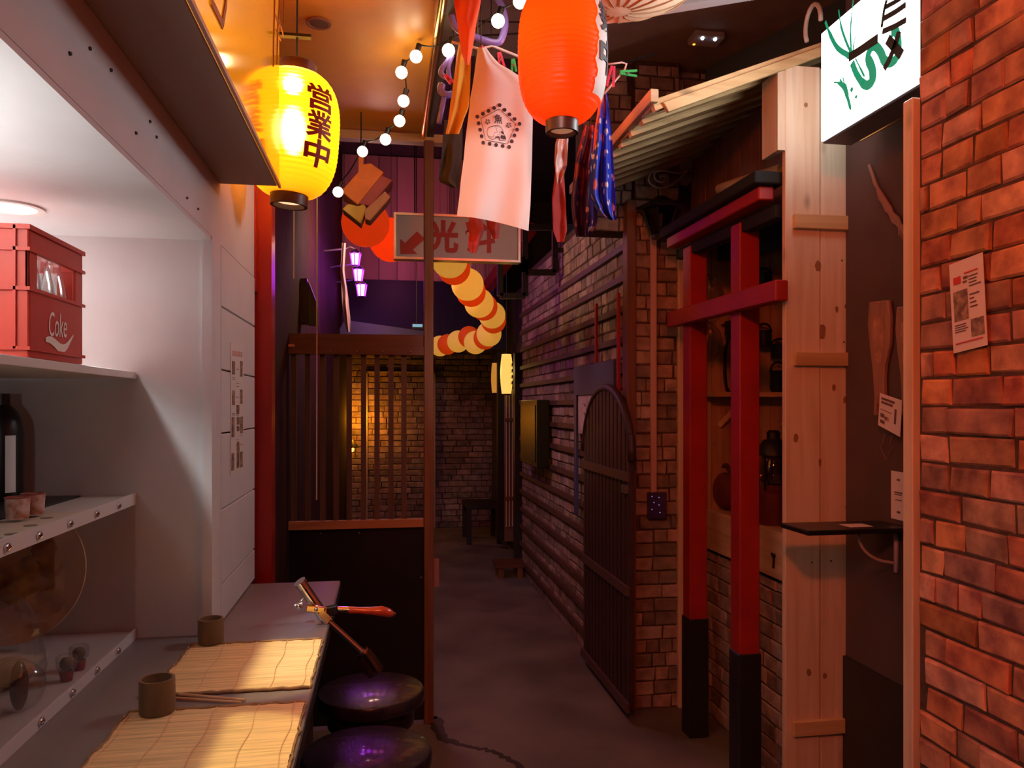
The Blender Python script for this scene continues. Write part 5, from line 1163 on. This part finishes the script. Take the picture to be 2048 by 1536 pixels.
# blue framed window with poster
p0, p1 = PX(1152, 752, XM - .036), PX(1232, 1030, XM - .036)
bw = thing('blue_window', 'blue painted window frame on the rear wall behind the arched gate', 'window', (XM - .04, (p0.y + p1.y) / 2, 1.05))
yy0, yy1 = p1.y, p0.y
B(XM - .05, XM - .034, yy0, yy1, 1.62, 1.80).build('head_board', mat('navy_paint', (.05, .06, .17), .5), bw); B(XM - .05, XM - .034, yy1 - .06, yy1, .85, 1.62).build('side_board', MATS['navy_paint'], bw); B(XM - .05, XM - .034, yy0, yy0 + .06, .85, 1.62).build('side_board', MATS['navy_paint'], bw)
ry1 = yy1 - .07
pb = thing('torn_poster', 'pale torn poster within the blue frame beside the arched gate', 'poster', (XM - .04, ry1 - .2, 1.3))
qd = [PX(1157, 792, XM - .038), PX(1168, 782, XM - .038), PX(1180, 779, XM - .038), PX(1192, 777, XM - .038), PX(1192, 872, XM - .038), PX(1157, 866, XM - .038)]
MB().prism(qd, (-.002, 0, 0)).build('sheet', mat('poster_mauve', (.62, .50, .58), .6, var=.3, scale=9), pb)
m = MB()
for k in range(5): a = PX(1168 + 6 * (k % 2), 808 + k * 9, XM - .041); m.tube([a, a + Vector((0, -.03, -.012))], .005, 4)
m.build('printed_marks', M_text, pb)
# green cabinet
p0, p1 = PX(1064, 801, XM - .03), PX(1100, 936, XM - .03)
gc = thing('green_cabinet', 'dark green wall cabinet on the battened rear wall', 'cabinet', (XM - .08, (p0.y + p1.y) / 2, p1.z))
B(XM - .13, XM - .034, p1.y, p0.y, p1.z, p0.z).build('cabinet_body', mat('dark_green', (.005, .020, .011), .4), gc, bevel=.006)
B(XM - .137, XM - .13, p1.y + .05, p0.y - .05, p1.z + .04, p0.z - .04).build('door', mat('dark_green_door', (.007, .026, .014), .35), gc)
MB().tube([(XM - .14, p0.y - .01, p1.z + .3), (XM - .14, p0.y - .01, p0.z)], .006, 6).build('chrome_edge', M_chrome, gc)
# doorway with lit lantern and lattice
dw = thing('lattice_doorway', 'black framed doorway with pale vertical lattice at the alley end', 'doorway', (1.2, 7.5, 0))
for px0, px1, Y in ((1030, 1046, 7.12), (996, 1008, 8.2), (1010, 1030, 7.9)):
    a, b = PY(px0, 800, Y), PY(px1, 800, Y)
    if px0 != 1010: B(a.x, b.x, Y, Y + .1, .12, PY(1040, 705, Y).z).build('post', M_blackpaint, dw)
m = MB()
for px in (1013, 1019, 1025): a = PY(px, 800, 7.6); m.box(a.x - .006, a.x + .006, 7.6, 7.615, .35, 1.72)
m.build('lattice', mat('lattice_pale', (.62, .50, .36), .5), dw)
a = PY(1009, 800, 7.64); b = PY(1031, 800, 7.64); B(a.x, b.x, 7.64, 7.66, .2, 2.0).build('door_panel', mat('door_brown', (.16, .08, .05), .5), dw)
for z in (.62, 1.40): B(a.x, b.x, 7.585, 7.6, z, z + .03).build('cross_rail', M_brown, dw)
for px, py, w_, h_, Y, e, lab in ((1013, 748, 13, 40, 7.45, 1.0, 'glowing long yellow lantern beside the dark doorway'), (990, 756, 8, 30, 8.4, .45, 'dimmer orange lantern left of the glowing yellow one')):
    c = PY(px, py, Y); s_ = Y / F; t = thing('doorway_lantern', lab, 'lantern', c, 'lanterns at the doorway')
    prof = [(w_ * s_ * (.75 + .25 * math.sin(math.pi * k / 20)) * (1 - .02 * (k % 2)), (-h_ + 2 * h_ * k / 20) * s_) for k in range(21)]
    MB().shell(prof, c, 18).build('paper_skin', mat('doorway_glow_%d' % px, (1, .75, .3), .5, emit=e, ecol=(1, .62, .12) if e > .6 else (1, .4, .05)), t, 2)
    MB().shell([(w_ * .75 * s_, h_ * s_), (w_ * .7 * s_, (h_ + 3) * s_), (0, (h_ + 3) * s_)], c, 14).build('top_ring', M_cap, t, True); MB().shell([(w_ * .75 * s_, -h_ * s_), (w_ * .6 * s_, -(h_ + 3) * s_), (0, -(h_ + 3) * s_)], c, 14).build('bottom_ring', M_cap, t, True)
    MB().tube([c + Vector((0, 0, (h_ + 3) * s_)), (c.x, c.y, 4.2)], .004, 5).build('hanging_wire', M_iron, t)
    m = MB()
    for k in range(4): a = c + Vector((w_ * .7 * s_, -w_ * .75 * s_, (18 - 12 * k) * s_)); m.bar(a, a + Vector((.02, -.004, .015)), .006, .02); m.bar(a + Vector((-.01, -.004, -.01)), a + Vector((.03, -.006, -.012)), .006, .008)
    m.build('brush_marks', M_ink, t)
st = thing('wooden_step', 'low wooden step in front of the dark doorway', 'step', (1.12, 7.0, 0))
B(.98, 1.255, 6.85, 7.12, .10, .13).build('tread', M_brownH, st)
for x in (1.03, 1.2): B(x - .025, x + .025, 6.87, 7.08, 0, .10).build('support', M_brown, st)
# dark chairs/clutter at the alley end right
bc = thing('dark_bench', 'dark low bench near the alley end by the doorway', 'bench', (1.0, 8.9, 0))
B(.9, 1.30, 8.6, 9.2, .40, .44).build('seat', M_blackpaint, bc)
for x in (.93, 1.27):
    for y in (8.65, 9.15): B(x - .025, x + .025, y - .025, y + .025, 0, .40).build('leg', M_blackpaint, bc)
B(1.26, 1.30, 8.6, 9.2, .44, .9).build('backrest', M_blackpaint, bc)
# lamp at the alley end
le = thing('end_wall_lamp', 'orange wall lamp lighting the bricks behind the slats', 'lamp', (-.38, 9.6, 1.0))
c = Vector((-.40, 9.5, 1.05)); MB().shell([(.10, .0), (.03, .09), (0, .1)], c, 16).build('shade', M_iron, le, True); MB().ball(c - Vector((0, 0, .02)), .035, 12).build('bulb', mat('amber_bulb', (1, .6, .2), .5, emit=6, ecol=(1, .35, .04)), le, 2)
MB().tube([c + Vector((0, 0, .09)), Vector((-.448, 9.5, 1.2))], .008, 6).build('arm', M_iron, le)
# sloping red brace beam seen under the sign
b = PY(975, 575, 7.9); c = PY(1062, 455, 6.9)
tag(MB().bar(c, b, .08, .11).build('diagonal_brace', M_redpaint, None), 'dark red diagonal brace beam right of the character sign', 'beam')
df = thing('hanging_rack', 'dark square iron rack hung from the rear alley wall', 'rack', PY(1050, 560, 5.2))
m = MB(); Yf = 5.4
for (x0, y0, x1, y1) in ((1000, 520, 1050, 592), (1050, 455, 1110, 545)):
    for a, b in (((x0, y0), (x1, y0)), ((x1, y0), (x1, y1)), ((x1, y1), (x0, y1)), ((x0, y1), (x0, y0))): m.bar(PY(*a, Yf), PY(*b, Yf), .04, .04)
m.bar(PY(1110, 500, Yf), Vector((XM, Yf, PY(1110, 500, Yf).z)), .03, .03)
m.build('frames', M_iron, df)
